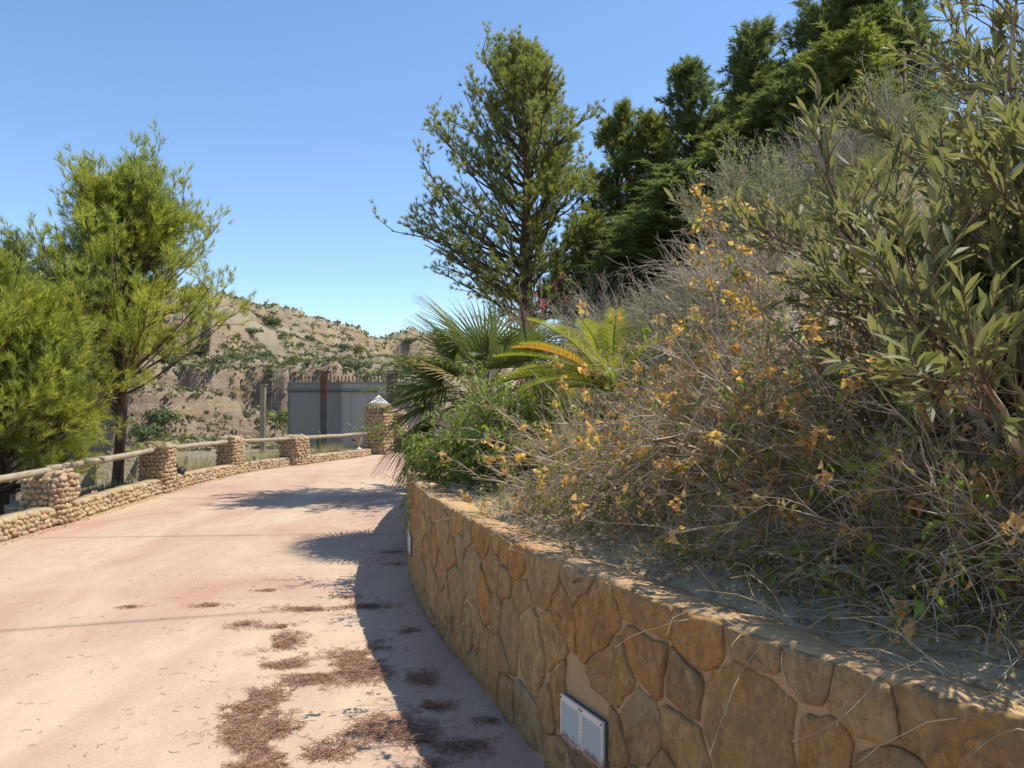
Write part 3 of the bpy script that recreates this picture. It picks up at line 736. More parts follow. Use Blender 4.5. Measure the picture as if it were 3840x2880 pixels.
# ------------------------------------------------------------------ ornaments on and behind the low wall
def rotz(a): return np.array(Matrix.Rotation(a, 3, 'Z'))
def skin_thing(name, org, nodes, edges, mat, parent=None, levels=2):
    me = bpy.data.meshes.new(name); me.from_pydata([tuple(np.array(p) - np.array(org)) for p, r in nodes], edges, []); me.update()
    o = bpy.data.objects.new(name, me); link(o, parent, org)
    if parent is None: o.location = org
    o.modifiers.new('skin', 'SKIN'); sd = o.modifiers.new('sub', 'SUBSURF'); sd.levels = levels; sd.render_levels = levels
    for v, (p, r) in zip(me.skin_vertices[0].data, nodes): v.radius = (r, r) if np.ndim(r) == 0 else r
    me.skin_vertices[0].data[0].use_root = True; me.materials.append(mat); return o

gold = plain('painted_gold_feathers', (0.46, 0.30, 0.13), 0.55, 0.4, 0.25, 20); red = plain('painted_red', (0.42, 0.03, 0.03), 0.45, 0.4, 0.2)
ro = np.array([-4.46, 21.72, low_h(21.7) + .005])
rt = thing('rooster_ornament', tuple(ro), 'painted rooster ornament with red comb on the wall by the gate pillar', 'ornament')
def rp(x, z, y=0): return ro + np.array([x, y, z])
MB().lathe(tuple(ro), [(.085, 0), (.085, .012), (.05, .03), (.02, .045)], 12).build('base', M['white'], rt)
skin_thing('body', tuple(ro), [(rp(-.01, .17), .062), (rp(-.06, .19), .045), (rp(-.10, .225), .02), (rp(.035, .21), .058), (rp(.055, .27), .038), (rp(.058, .325), .030), (rp(.062, .355), .030), (rp(0, .11), .03), (rp(.0, .03), .018)], [(0, 1), (1, 2), (0, 3), (3, 4), (4, 5), (5, 6), (0, 7), (7, 8)], gold, rt)
b = MB(); b.add([(.03, 0, .365), (.035, 0, .405), (.05, 0, .39), (.062, 0, .418), (.075, 0, .392), (.09, 0, .40), (.092, 0, .365)], [(0, 1, 2, 3, 4, 5, 6)])
V = np.concatenate(b.V); V2 = np.concatenate([V + [0, -.008, 0], V + [0, .008, 0]]); F = [tuple(range(6, -1, -1)), tuple(range(7, 14))] + [(i, (i + 1) % 7, 7 + (i + 1) % 7, 7 + i) for i in range(7)]
obj('comb', V2 + ro, F, red, rt, smooth=False)
MB().blob(rp(.088, .315), (.012, .010, .028)).build('wattle', red, rt); MB().lathe(rp(0, 0), [(.0, 0), (.0, 0)], 3)
bk = MB(); bk.tube([rp(.085, .35), rp(.12, .343)], [.011, .002], 6); bk.build('beak', plain('beak_yellow', (.5, .33, .06)), rt)
for k in range(7):
    a0 = math.radians(100 + k * 14); pts = [rp(-.085, .22)]
    for t in (.35, .7, 1.0): pts.append(rp(-.085 + math.cos(a0 + t * .9) * .12 * t, .22 + math.sin(a0 + t * .5) * .13 * t, (k - 3) * .006))
    MB().tube(pts, [.016, .018, .014, .004], 6).build('tail_feather', red if k < 2 else plain('tail_dark', (.10, .06, .05)) if k < 5 else M['white'], rt)

du = np.array([-5.97 - .02, 13.42, low_h(13.4) + .004]); dark = plain('dark_bird_paint', (0.05, 0.045, 0.04), 0.6, 0.3, 0.4, 15); dgreen = plain('dark_green_head', (0.02, 0.045, 0.045), 0.45, 0.4, 0.3)
dt = thing('bird_ornament', tuple(du), 'dark grey duck ornament sitting on the low wall beside a stone post', 'ornament')
def dp(x, z, y=0): return du + np.array([x, y, z])
skin_thing('body', tuple(du), [(dp(0, .075), .072), (dp(.055, .09), .060), (dp(.11, .115), .03), (dp(.15, .135), .012), (dp(-.035, .105), .055), (dp(-.045, .155), .034)], [(0, 1), (1, 2), (2, 3), (0, 4), (4, 5)], dark, dt)
MB().blob(dp(-.052, .205), (.042, .036, .045)).build('head', dgreen, dt); MB().tube([dp(-.085, .205), dp(-.125, .195)], [.016, .007], 7).build('bill', dark, dt)
MB().blob(dp(.05, .105, -.052), (.075, .014, .038), np.array(Euler((0, math.radians(-18), 0)).to_matrix())).build('wing', plain('grey_wing', (.16, .14, .13)), dt)
MB().blob(dp(.135, .128), (.035, .018, .012)).build('tail', plain('pale_tail', (.35, .33, .31)), dt)

mu = np.array([-6.33, 11.25, -.10]); mt_ = thing('mushroom_ornament', tuple(mu), 'red mushroom ornament with white spots behind the low wall', 'ornament')
MB().lathe(tuple(mu), [(.035, 0), (.04, .1), (.03, .27)], 10).build('stalk', M['white'], mt_)
MB().lathe(tuple(mu + [0, 0, .27]), [(.02, -.005), (.085, 0), (.08, .035), (.055, .07), (.02, .088), (.002, .09)], 16).build('cap', plain('dull_red', (.22, .03, .035), .4), mt_)
for a_ in range(7):
    an = a_ * .9; MB().blob(mu + np.array([math.cos(an) * .068, math.sin(an) * .068, .27 + .052 + .012 * (a_ % 2)]), (.013, .013, .008), None, 6, 4).build('spot', M['white'], mt_)
rk = np.array([-6.0, 17.55, -.10]); rkt = thing('rock_ornament', tuple(rk), 'pale rock carrying a grey green pointed lizard ornament in dry grass', 'ornament')
b = MB(); b.blob(rk + [0, 0, .13], (.19, .13, .15), None, 12, 8); V = np.concatenate(b.V); V += .02 * np.stack([fbm(V[:, 0] * 9, V[:, 1] * 9, V[:, 2] * 9 + 5 * i, 3, i) for i in range(3)], 1); obj('rock', V, b.F, plain('pale_rock', (.42, .36, .26), .9, .2, .2, 20, .02), rkt)
skin_thing('lizard', tuple(rk), [(rk + [0, -.03, .30], .035), (rk + [-.05, -.03, .345], .028), (rk + [-.085, -.03, .39], .016), (rk + [.07, -.03, .28], .03), (rk + [.15, -.02, .24], .014), (rk + [.2, -.02, .20], .006)], [(0, 1), (1, 2), (0, 3), (3, 4), (4, 5)], plain('grey_green_paint', (.24, .27, .19), .7), rkt)
cac = np.array([-5.52, 21.3, -.1]); n_ = 20; P = []; F = []
for j, (r_, z) in enumerate([(.055, 0), (.062, .3), (.06, .6), (.056, .78), (.04, .83), (.012, .85)]):
    for i in range(n_):
        a_ = 2 * math.pi * i / n_; q = r_ * (1 if i % 2 else .78); P.append(cac + [q * math.cos(a_), q * math.sin(a_), z])
F = [(j * n_ + i, j * n_ + (i + 1) % n_, (j + 1) * n_ + (i + 1) % n_, (j + 1) * n_ + i) for j in range(5) for i in range(n_)]
tag(obj('columnar_cactus', P, F, plain('cactus_green', (.10, .14, .06), .7, .3, .25, 20), None, tuple(cac), False), 'slim ribbed green column cactus before the grey gate', 'cactus')

# ------------------------------------------------------------------ foliage templates
def leaf_tpl(L=1.0, W=.25, fold=.25, curl=.15, seg=4, shape=None):
    V = []; F = []
    for i in range(seg + 1):
        t = i / seg; w_ = (shape(t) if shape else math.sin(math.pi * min(1, t * .93 + .05)) ** .8) * W / 2; z = -curl * t * t
        V += [(-w_, t * L, z + fold * w_), (0, t * L, z), (w_, t * L, z + fold * w_)]
    for i in range(seg):
        a = i * 3; F += [(a, a + 1, a + 4), (a, a + 4, a + 3), (a + 1, a + 2, a + 5), (a + 1, a + 5, a + 4)]
    return np.array(V), np.array(F)
def tuft_tpl(n, L, W, spread, seed, along_=.6):
    """needles round a short shoot that points along +Y"""
    r = np.random.default_rng(seed); V = []; F = []
    for i in range(n):
        a = r.uniform(0, 6.283); s = r.uniform(.35, 1) * spread; d = np.array([math.cos(a) * s, 1, math.sin(a) * s]); d /= np.linalg.norm(d)
        o = np.array([0, r.uniform(0, along_) * L, 0]); x = np.cross(d, [math.sin(a + 1), .3, math.cos(a)]); x /= np.linalg.norm(x); l = L * r.uniform(.7, 1.1)
        k = len(V); V += [o - x * W / 2, o + x * W / 2, o + d * l]; F.append((k, k + 1, k + 2))
    return np.array(V), np.array(F)

def tree(name, base, label, cat, group, trunkP, trunkR, prim, m2, m3, tpl, tuft_n, tuft_s, mat, barkmat, len2, len3, up2=.25, up3=.35, spread=.55, prim_r=.022, sides=4, extra=None):
    """prim: (N,k,3) primary branches; builds trunk, limbs and crown as parts"""
    root = thing(name, tuple(base), label, cat, group)
    MB().tube(trunkP, trunkR, 12).build('trunk', barkmat, root)
    B = sub(prim, m2, .25, 1.0, spread, up2, *len2, 4, .12, (0, 0, .25)); Cc = sub(B, m3, .3, 1.0, spread, up3, *len3, 3, .12, (0, 0, .3)) if m3 else None
    parts = [tubes(prim, taper(len(prim), prim.shape[1], prim_r, prim_r * .25), sides), tubes(B[:, ::3] if prim_r < .02 else B, taper(len(B), 2 if prim_r < .02 else 4, prim_r * .35, prim_r * .12), 3)]
    if m3 and prim_r > .03: parts.append(tubes(Cc, taper(len(Cc), 3, prim_r * .16, prim_r * .07), 3))
    obj('limbs', *merge(parts), barkmat, root)
    src = Cc if m3 else B
    pos, tan = along(src, tuft_n, .35, 1.0); p2, t2 = along(prim, 4, .7, 1.0); p3, t3 = along(B, 2, .5, 1)
    pos = np.concatenate([pos, p2, p3]); tan = np.concatenate([tan, t2, t3])
    R = frames(norm(tan + rng.normal(0, .25, tan.shape) + [0, 0, .15]), rng.uniform(0, 6.28, len(pos)))
    tag(obj('crown', *scatter(*tpl, R, pos, rng.uniform(*tuft_s, len(pos))), mat, root, smooth=False), kind='stuff')
    return root

def prims(base, top, n, env, el0, el1, k=6, bend=.3, zmin=.1, zmax=.97, wander=.06, azs=None, bias=None):
    """primary branches leaving a vertical trunk; env(f) = reach at height fraction f"""
    f = np.sort(rng.uniform(zmin, zmax, n)); az_ = rng.uniform(0, 2 * math.pi, n) if azs is None else azs
    e_ = np.radians(el0 + (el1 - el0) * f + rng.normal(0, 8, n)); L = np.array([env(x) for x in f]) * rng.uniform(.58, 1.14, n)
    if bias is not None: L *= 1 + bias[1] * np.cos(az_ - bias[0])
    b = np.asarray(base)[None] * (1 - f[:, None]) + np.asarray(top)[None] * f[:, None]
    d = np.stack([np.cos(az_) * np.cos(e_), np.sin(az_) * np.cos(e_), np.sin(e_)], 1)
    return poly(b, d, L / np.cos(np.clip(e_, -1.1, 1.1)) ** .5, k, wander, (0, 0, bend))

PINE_L = leafmat('pine_needles_light', [(.38, .41, .07), (.48, .48, .08), (.31, .37, .08), (.50, .44, .10)], .58, .5, .3, None, (.9, (.20, .27, .11)))
PINE_D = leafmat('pine_needles_dark', [(.25, .29, .10), (.33, .36, .11), (.20, .25, .10)], .52, .5, .3, None, (.9, (.28, .27, .06)))
PINE_G = leafmat('pine_needles_grey', [(.18, .22, .10), (.24, .27, .11), (.15, .19, .10)], .4, .5, .3)
NEEDLE = tuft_tpl(14, .105, .0078, .75, 1, 1.1); NEEDLE_R = tuft_tpl(14, .082, .0095, 1.0, 2, .7)

# left: round crowned young pine
b0 = np.array([-6.85, 13.0, -.35]); tp = np.array([-6.75, 13.0, 4.95])
tk = np.array([b0 + [-.05, 0, 0], b0 + [.0, 0, .8], b0 + [.05, 0, 1.8], b0 + [.03, 0, 3.2], tp - [.02, 0, 1.6], tp - [0, 0, .1]])
env = lambda f: np.interp(f, [.26, .36, .46, .6, .72, .82, .92, 1.0], [1.3, 2.45, 2.3, 1.85, 1.6, 1.1, .55, .2])
pr = prims(b0, tp, 170, env, 12, 60, 6, .3, .30, .97, .05, None, (0.0, .12))
tree('pine_tree', b0, 'broad young pine with bare dark trunk behind the timber rail', 'tree', 'pines beyond the low wall', tk, [.115, .09, .08, .065, .04, .012], pr, 8, 4, NEEDLE, 2, (.9, 1.4), PINE_L, M['pinebark'], (.25, .55), (.12, .30), .3, .4, .55, .024)
# left: nearer drooping pine overhanging the wall
b0 = np.array([-7.08, 10.35, -.45]); tp = np.array([-7.0, 10.3, 2.55]); tk = np.array([b0 + [.0, 0, 0], b0 + [-.06, 0, .8], b0 + [.0, 0, 1.6], b0 + [.05, 0, 2.6], tp])
env = lambda f: np.interp(f, [.2, .3, .45, .65, .85, 1.0], [1.1, 1.42, 1.35, 1.1, .7, .3])
pr = prims(b0, tp, 100, env, 8, 62, 6, .22, .24, .97, .06)
tree('pine_tree', b0, 'bushy low pine whose yellowish foliage droops over the rail', 'tree', 'pines beyond the low wall', tk, [.085, .07, .06, .045, .015], pr, 7, 4, NEEDLE, 3, (.9, 1.35), PINE_L, M['pinebark'], (.30, .60), (.14, .32), .2, .3, .55, .024)
for (u, v, Y, hgt, rad, lab, m_) in ((6, 236, 13.0, 4.6, .8, 'sparse pine top rising behind the bushy low pine', PINE_G), (42, 262, 19.0, 5.2, 1.5, 'dark pine standing farther back between the two nearer pines', PINE_D)):
    tp = P3(u, v + 32, Y); b0 = tp - [0, 0, hgt]; b0[2] = min(b0[2], tz(b0[0], b0[1]) - .05); env = lambda f: np.interp(f, [.3, .5, .8, 1.0], [rad * 1.1, rad, rad * .6, rad * .2])
    pr = prims(b0, tp, 55, env, 25, 65, 5, .3, .3, .97)
    tree('pine_tree', b0, lab, 'tree', 'pines beyond the low wall', np.linspace(b0, tp, 5), [.09, .07, .05, .03, .01], pr, 5, 3, NEEDLE, 3, (.9, 1.3), m_, M['pinebark'], (.25, .55), (.12, .3), .35, .45, .5, .02)

# right: big open pine on the bank
Yp = 13.3; xb = .28; zb = hz(xb, Yp) - .05; b0 = np.array([xb, Yp, zb]); tp = P3(525, 72, Yp)
tk = np.array([b0, b0 * .8 + tp * .2 + [.02, 0, 0], b0 * .55 + tp * .45 + [-.03, 0, 0], b0 * .3 + tp * .7 + [.03, 0, 0], tp])
env = lambda f: np.interp(f, [.1, .22, .36, .5, .68, .80, .90, 1.0], [1.2, 1.6, 1.85, 1.70, 1.45, 1.2, .62, .18])
pr = prims(b0, tp, 170, env, 12, 52, 7, .3, .20, .97, .07, None, (math.pi, .25))
tree('pine_tree', b0, 'tall open pine with visible limbs and cones on the bank', 'tree', None, tk, [.16, .13, .10, .06, .015], pr, 8, 4, NEEDLE_R, 2, (.85, 1.3), PINE_D, M['pinebark'], (.22, .46), (.10, .25), .35, .45, .5, .028)

# fine sprayed evergreens in a row up the bank
SPRAY = tuft_tpl(11, .095, .015, 1.0, 5, 1.0)
CYP = [leafmat('evergreen_dark', [(.12, .17, .07), (.175, .225, .085), (.13, .185, .09)], .45, .5, .3, None, (.8, (.17, .20, .055))), leafmat('evergreen_olive', [(.18, .225, .07), (.25, .285, .08), (.155, .205, .075)], .48, .5, .3, None, (.8, (.25, .26, .06)))]
EV_PROTO = {0: [], 1: []}
def copy_tree(root, loc, scale, rz, label):
    """a copy of a thing and of each of its parts, sharing mesh data"""
    c = root.copy(); link(c, None, loc); c.location = loc; c.scale = scale; c.rotation_euler = (0, 0, rz); c['label'] = label
    for ch in root.children:
        q = ch.copy(); link(q, c, loc)
    return c
def evergreen(u, vtop, Y, rad, label, mi, loose=1.0, n=70, lean=0):
    tp = P3(u, vtop + 26, Y); b0 = np.array([tp[0] - lean, Y, hz(tp[0], Y) - .1]); H = tp[2] - b0[2]
    if len(EV_PROTO[mi]) >= 3:
        EV_PROTO[mi].append(EV_PROTO[mi].pop(0)); root, r0, h0 = EV_PROTO[mi][0]
        return copy_tree(root, tuple(b0), (rad / r0, rad / r0, H / h0), rng.uniform(0, 6.28), label)
    env = lambda f: rad * np.interp(f, [0, .15, .4, .7, .9, 1.0], [1.0, 1.1, 1.0, .65, .33, .12])
    pr = prims(b0, tp, int(n * max(1, H / 3.0)), env, 15, 65, 5, .35, .03, .97, .07)
    root = tree('evergreen_tree', b0, label, 'tree', 'evergreens growing up the bank', np.linspace(b0, tp, 5), [.07, .055, .045, .03, .008], pr, 6, 2, SPRAY, 3, (.8 * loose, 1.35 * loose), CYP[mi], M['pinebark'], (.16, .38), (.09, .2), .1, 0.0, .65, .014)
    EV_PROTO[mi].append((root, rad, H)); return root
evergreen(618, 92, 14.6, .85, 'loose light evergreen growing right beside the open pine', 1, 1.15, 70)
evergreen(655, 100, 14.2, .7, 'feathery evergreen between the loose one and the dark column', 1, 1.0, 70)
evergreen(693, 48, 13.4, .55, 'dark columnar evergreen with bent tip above the grey shrub', 0, 1.0, 85)
evergreen(725, 90, 13.4, .7, 'olive evergreen filling the gap behind the two dark columns', 1)
evergreen(756, 12, 11.6, .50, 'slender dark evergreen spire with hooked tip', 0, 1.0, 85)
evergreen(790, 48, 11.0, .75, 'rounded olive evergreen below the tallest dark group', 1)
evergreen(826, -22, 10.8, .72, 'tall dark evergreen next to the slender spire', 0)
evergreen(868, -30, 10.6, .72, 'tall dark evergreen highest on the bank near the wire fence', 0)
evergreen(905, -18, 10.6, .6, 'dark evergreen half hidden behind broad grey green leaves', 0)
evergreen(596, 205, 12.6, .62, 'low yellowish evergreen bush at the foot of the row', 1, 1.0, 90)
evergreen(640, 200, 12.6, .8, 'low dark evergreen at the foot of the bank row', 0, 1.0, 90)
evergreen(700, 150, 10.6, .9, 'dark low evergreen behind the grey twiggy shrub', 0, 1.0, 110)
evergreen(742, 100, 10.2, .85, 'olive evergreen just above the grey twiggy shrub', 1, 1.0, 110)
evergreen(796, 60, 9.7, .85, 'dense dark evergreen behind the bare twig thicket', 0, 1.0, 110)
evergreen(850, 20, 9.5, .85, 'dense olive evergreen behind the broad leaved shrub', 1, 1.0, 110)
evergreen(655, 190, 11.6, .8, 'shaded evergreen filling the foot of the row', 0, 1.0, 110)

# ------------------------------------------------------------------ fan palm and cycad
PALM = leafmat('fan_palm_green', [(.10, .145, .045), (.145, .185, .055), (.20, .21, .07)], .33, .45, .4); PALM_DRY = leafmat('fan_palm_straw', [(.42, .34, .16), (.36, .31, .13)], .4, .6, .2)
def fan_frond(root, base, d, petL, bladeL, mat, span=200, droop=.4, seed=0):
    r = np.random.default_rng(seed); d = np.array(d, float); d /= np.linalg.norm(d)
    P = poly(np.array([base]), d[None], [petL], 5, .03, (0, 0, -droop * .5)); V1, F1 = tubes(P, taper(1, 5, .011, .006), 5)
    tip = P[0, -1]; t = norm(P[0, -1] - P[0, -2]); Rm = frames(t[None], np.array([r.normal(0, .25)]))[0]
    V = []; F = []; nS = 30
    for i in range(nS):
        a_ = math.radians(-span / 2 + span * (i + .5) / nS); ln = bladeL * (.72 + .28 * math.cos(a_ * .8)) * r.uniform(.92, 1.06); wd = math.radians(span / nS) * .52
        rows = []
        for f, wf_, dz in ((.03, .9, 0), (.25, 1.0, 0), (.48, .82, 0), (.75, .42, -.02), (1.0, .02, -.07)):
            q = ln * f; hw = min(q * wd, .017) * wf_ + .0006; bend = -droop * .45 * f * f * ln + dz * droop * r.uniform(.3, 1.5)
            c = np.array([math.sin(a_) * q, math.cos(a_) * q, bend - .18 * q * abs(math.sin(a_)) * -.6]); sd = np.array([math.cos(a_), -math.sin(a_), 0])
            rows.append([c - sd * hw, c + [0, 0, -.35 * hw - .003], c + sd * hw])
        k = len(V); V += [p for rw in rows for p in rw]
        for j in range(4):
            a = k + j * 3; F += [(a, a + 1, a + 4, a + 3), (a + 1, a + 2, a + 5, a + 4)]
    V = np.array(V) @ Rm.T + tip
    o = obj('frond', *merge([(V1, F1), (V, np.array(F))]), mat, root, smooth=False); return o
pb = np.array([-.28, 8.6, hz(-.28, 8.6) - .03]); palm = thing('fan_palm', tuple(pb), 'bushy fan palm with stiff pleated leaves at the far end of the wall', 'palm')
tr = MB(); tr.tube([pb, pb + [0, 0, .25], pb + [-.02, 0, .55]], [.12, .13, .09], 10); tr.build('trunk', bark('palm_trunk', (.10, .07, .045), (.25, .18, .11), 25), palm)
r = np.random.default_rng(4); hub = pb + np.array([-.02, 0, .62])
specs = [(175, -22, .62, .62), (190, 0, .60, .60), (172, 14, .62, .60), (200, 30, .55, .58), (165, 42, .55, .55), (150, 60, .55, .55), (110, 66, .6, .56), (75, 58, .55, .55), (60, 40, .55, .5), (215, 8, .55, .58), (185, -38, .55, .55), (205, -12, .62, .6), (225, 40, .5, .55), (250, 25, .55, .5), (270, 62, .5, .55), (290, 40, .5, .5), (320, 30, .5, .5), (345, 48, .55, .52), (20, 50, .55, .55), (40, 20, .5, .5), (130, 30, .55, .55), (150, 8, .55, .55), (235, -5, .5, .52), (300, 75, .55, .55), (180, 75, .6, .58), (95, 30, .55, .55), (198, -30, .6, .58), (168, 28, .66, .6), (182, 50, .58, .55)]
for k, (a_, e_, pl_, bl_) in enumerate(specs):
    a_, e_ = math.radians(a_ + r.normal(0, 4)), math.radians(e_ + r.normal(0, 3))
    fan_frond(palm, hub + [r.normal(0, .04), r.normal(0, .04), r.normal(0, .05)], (math.cos(a_) * math.cos(e_), math.sin(a_) * math.cos(e_), math.sin(e_)), pl_ * 1.08, bl_ * 1.3, PALM_DRY if k in (13, 19) else PALM, 190 + r.uniform(-20, 25), r.uniform(.25, .6), k)
pb2 = np.array([-.38, 8.25, hz(-.38, 8.25) - .03])     # low sucker of the same clump
for k, (a_, e_) in enumerate(((196, -40), (180, -18), (215, -20), (160, 5), (235, 10))):
    a_, e_ = math.radians(a_), math.radians(e_)
    fan_frond(palm, pb2 + [0, 0, .35], (math.cos(a_) * math.cos(e_), math.sin(a_) * math.cos(e_), math.sin(e_)), .50, .58, PALM, 170, .5, 50 + k)

CYC = leafmat('cycad_green', [(.22, .26, .035), (.32, .32, .04), (.17, .22, .035)], .5, .7, .2); CYC_O = leafmat('cycad_orange', [(.52, .28, .03), (.48, .24, .03)], .5, .45, .4)
cb = np.array([.80, 6.0, hz(.80, 6.0) + .06]); cyc = thing('cycad', tuple(cb), 'sago cycad with arching comb like fronds above the dry shrub', 'cycad')
MB().lathe(tuple(cb - [0, 0, .1]), [(.08, 0), (.09, .1), (.11, .1), (.07, .2)], 10).build('trunk', M['browntwig'], cyc)
def cyc_frond(k, az_, e_, L, mat, label=None):
    r = np.random.default_rng(100 + k); a_, e_ = math.radians(az_), math.radians(e_)
    d = np.array([[math.cos(a_) * math.cos(e_), math.sin(a_) * math.cos(e_), math.sin(e_)]]); P = poly(np.array([cb + [0, 0, .18]]), d, [L], 16, .01, (0, 0, -.75))
    V1, F1 = tubes(P, taper(1, 16, .008, .003), 4); n = 54; f = np.linspace(.16, 1, n) * 15; i = np.minimum(f.astype(int), 14); fr = (f - i)[:, None]
    b = P[0, i] * (1 - fr) + P[0, i + 1] * fr; t = norm(P[0, i + 1] - P[0, i]); Rm = frames(t); side = Rm[:, :, 0]; up = Rm[:, :, 2]; ln = .145 * np.sin(np.linspace(.35, 2.85, n)) ** .6
    V = []; F = []
    for sg in (-1, 1):
        dd = norm(side * sg + t * .55 + up * .42 + r.normal(0, .04, side.shape)); base_ = b; m1 = b + dd * (ln * .55)[:, None]; e1 = b + dd * ln[:, None] + up * -.012
        wv = t * .0043
        for q in range(n):
            k0 = len(V); V += [base_[q] - wv[q], base_[q] + wv[q], m1[q] - wv[q], m1[q] + wv[q], e1[q]]; F += [(k0, k0 + 1, k0 + 3), (k0, k0 + 3, k0 + 2), (k0 + 2, k0 + 3, k0 + 4)]
    Fq = np.concatenate([F1[:, [0, 1, 2]], F1[:, [0, 2, 3]]])
    o = obj('frond', *merge([(V1, Fq), (np.array(V), np.array(F))]), mat, cyc, smooth=False)
    if label: o['label'] = label
for k, (a_, e_, L) in enumerate(((180, 38, 1.0), (192, 22, 1.0), (170, 26, .98), (205, 42, .95), (160, 50, .9), (215, 20, .9), (150, 34, .9), (200, 12, .95), (140, 62, .8), (100, 70, .75), (60, 66, .75), (240, 60, .75), (280, 72, .7), (30, 55, .75), (330, 58, .7), (0, 50, .7), (260, 40, .75), (120, 50, .8), (185, 58, .9), (20, 35, .8))):
    cyc_frond(k, a_, e_, L, CYC_O if k == 3 else CYC, 'orange dying frond' if k == 3 else None)

# ------------------------------------------------------------------ shrubs
def facing(pos): return np.linalg.norm(pos - np.array([0, 0, CAM_H]), axis=1)
def leaves(root, name, tpl, R, pos, S, mat, single=0):
    """`single` leaves that show largest are objects of their own, the rest one joined part"""
    S = np.asarray(S); order = np.argsort(-S / facing(pos)); 
    u = pos[:, 0] / np.maximum(pos[:, 1], .1) * FPX + 512; vis = (u > -20) & (u < 1044) & (pos[:, 1] > .5)
    one = [i for i in order if vis[i]][:single]
    if single:
        me = raw_mesh(name, tpl[0], tpl[1], True, mat)
        for i in one:
            A = np.eye(4); A[:3, :3] = R[i] * S[i]; A[:3, 3] = pos[i]; inst(name, me, A.tolist(), root)
    rest = np.setdiff1d(np.arange(len(pos)), one)
    if len(rest): tag(obj(name + '_mass' if single else name, *scatter(*tpl, R[rest], pos[rest], S[rest]), mat, root, smooth=True), kind='stuff')

def stems(base, n, az0, az1, e0, e1, l0, l1, k=8, wander=.10, bend=(0, 0, -.4), jit=.06):
    a_ = np.radians(rng.uniform(az0, az1, n)); e_ = np.radians(rng.uniform(e0, e1, n)); d = np.stack([np.cos(a_) * np.cos(e_), np.sin(a_) * np.cos(e_), np.sin(e_)], 1)
    b = np.asarray(base)[None] + rng.normal(0, jit, (n, 3)) * [1, 1, .2]; return poly(b, d, rng.uniform(l0, l1, n), k, wander, bend)

# dry bougainvillea spilling along the wall top
BOUG = leafmat('papery_bract', [(.62, .36, .10), (.70, .47, .18), (.54, .29, .08), (.74, .57, .32), (.66, .40, .13)], .5, .8, .1); BLEAF = leafmat('bougainvillea_leaf', [(.16, .24, .03), (.24, .31, .04), (.12, .19, .03)], .45, .45, .4)
CHEAP = (np.array([[0, 0, 0], [.23, .42, .10], [0, 1, -.12], [-.23, .42, .10]]), np.array([[0, 1, 2], [0, 2, 3]]))
WITH = leafmat('withered_leaf', [(.46, .34, .16), (.33, .32, .09), (.22, .28, .05), (.52, .40, .21), (.36, .21, .09), (.30, .33, .07)], .48, .75, .15)
BRACT = leaf_tpl(1.0, .80, .65, .5, 3, lambda t: math.sin(math.pi * min(1, t ** .75 * .96 + .02)) ** .9); SMALL = leaf_tpl(1.0, .42, .3, .3, 3)
def boug(base, label, n, az, el_, L, single_b, single_l, nb, nl, dens=(6, 6, 5), bend=(0, 0, -.55), group='dried bougainvilleas along the wall top'):
    base = np.array([base[0], base[1], hz(*base) - .03]); root = thing('bougainvillea', tuple(base), label, 'shrub', group)
    A = stems(base, n, *az, *el_, *L, 9, .09, bend); B = sub(A, dens[0], .15, 1, .55, .12, .30, .75, 6, .13, (0, 0, -.25)); Cc = sub(B, dens[1], .1, 1, .6, .05, .12, .36, 5, .14, (0, 0, -.15)); D = sub(Cc, dens[2], .15, 1, .6, 0, .05, .15, 3, .1)
    floor = lambda P: P[(P[:, -1, 2] > hill_z(P[:, -1, 0], P[:, -1, 1]) - .02)]
    B, Cc, D = floor(B), floor(Cc), floor(D)
    for q in range(0, n): obj('stem', *tubes(A[q:q + 1], taper(1, 9, rng.uniform(.010, .017), .004), 6), M['twig'], root)
    tag(obj('twigs', *merge([tubes(B, taper(len(B), 6, .0044, .0017), 4), tubes(Cc, taper(len(Cc), 5, .0019, .0009), 3), tubes(D, taper(len(D), 3, .0011, .0007), 3)]), M['twig'], root), kind='stuff')
    # papery bracts in clusters towards the branch ends, leaves scattered
    cp, ct = along(Cc[rng.permutation(len(Cc))[:nb]], 1, .7, 1.0); m = 9
    pos = (cp[:, None] + rng.normal(0, .015, (len(cp), m, 3))).reshape(-1, 3); dr = norm(rng.normal(0, 1, pos.shape) + [0, 0, -.15]); R = frames(dr, rng.uniform(0, 6.28, len(pos)))
    leaves(root, 'bract', BRACT, R, pos, rng.uniform(.020, .038, len(pos)), BOUG, single_b)
    cp, ct = along(Cc[rng.permutation(len(Cc))[:nl]], 1, .5, 1.0); m = 5
    pos = (cp[:, None] + rng.normal(0, .02, (len(cp), m, 3))).reshape(-1, 3); dr = norm(rng.normal(0, .8, pos.shape) + [0, 0, -.35]); R = frames(dr, rng.uniform(-.6, .6, len(pos)))
    leaves(root, 'leaf', SMALL, R, pos, rng.uniform(.025, .048, len(pos)), BLEAF, single_l)
    low = Cc[rng.uniform(0, 1, len(Cc)) < np.clip(1.15 - (Cc[:, -1, 2] - base[2]) * 1.1, .25, 1)]
    pos, t = along(low, 5, .1, 1.0); R = frames(norm(t * .4 + rng.normal(0, .8, t.shape) + [0, 0, -.3]), rng.uniform(0, 6.28, len(pos)))
    tag(obj('withered_foliage', *scatter(*CHEAP, R, pos, rng.uniform(.018, .040, len(pos))), WITH, root), kind='stuff')
    return root
boug((1.18, 3.55), 'dry bougainvillea with bare grey twigs and orange papery bracts', 20, (40, 330), (15, 78), (.50, .95), 180, 120, 200, 220, (7, 6, 4))
boug((.66, 4.5), 'low twiggy bougainvillea below the cycad fronds', 15, (60, 320), (5, 42), (.30, .52), 60, 60, 40, 100, (6, 6, 4))
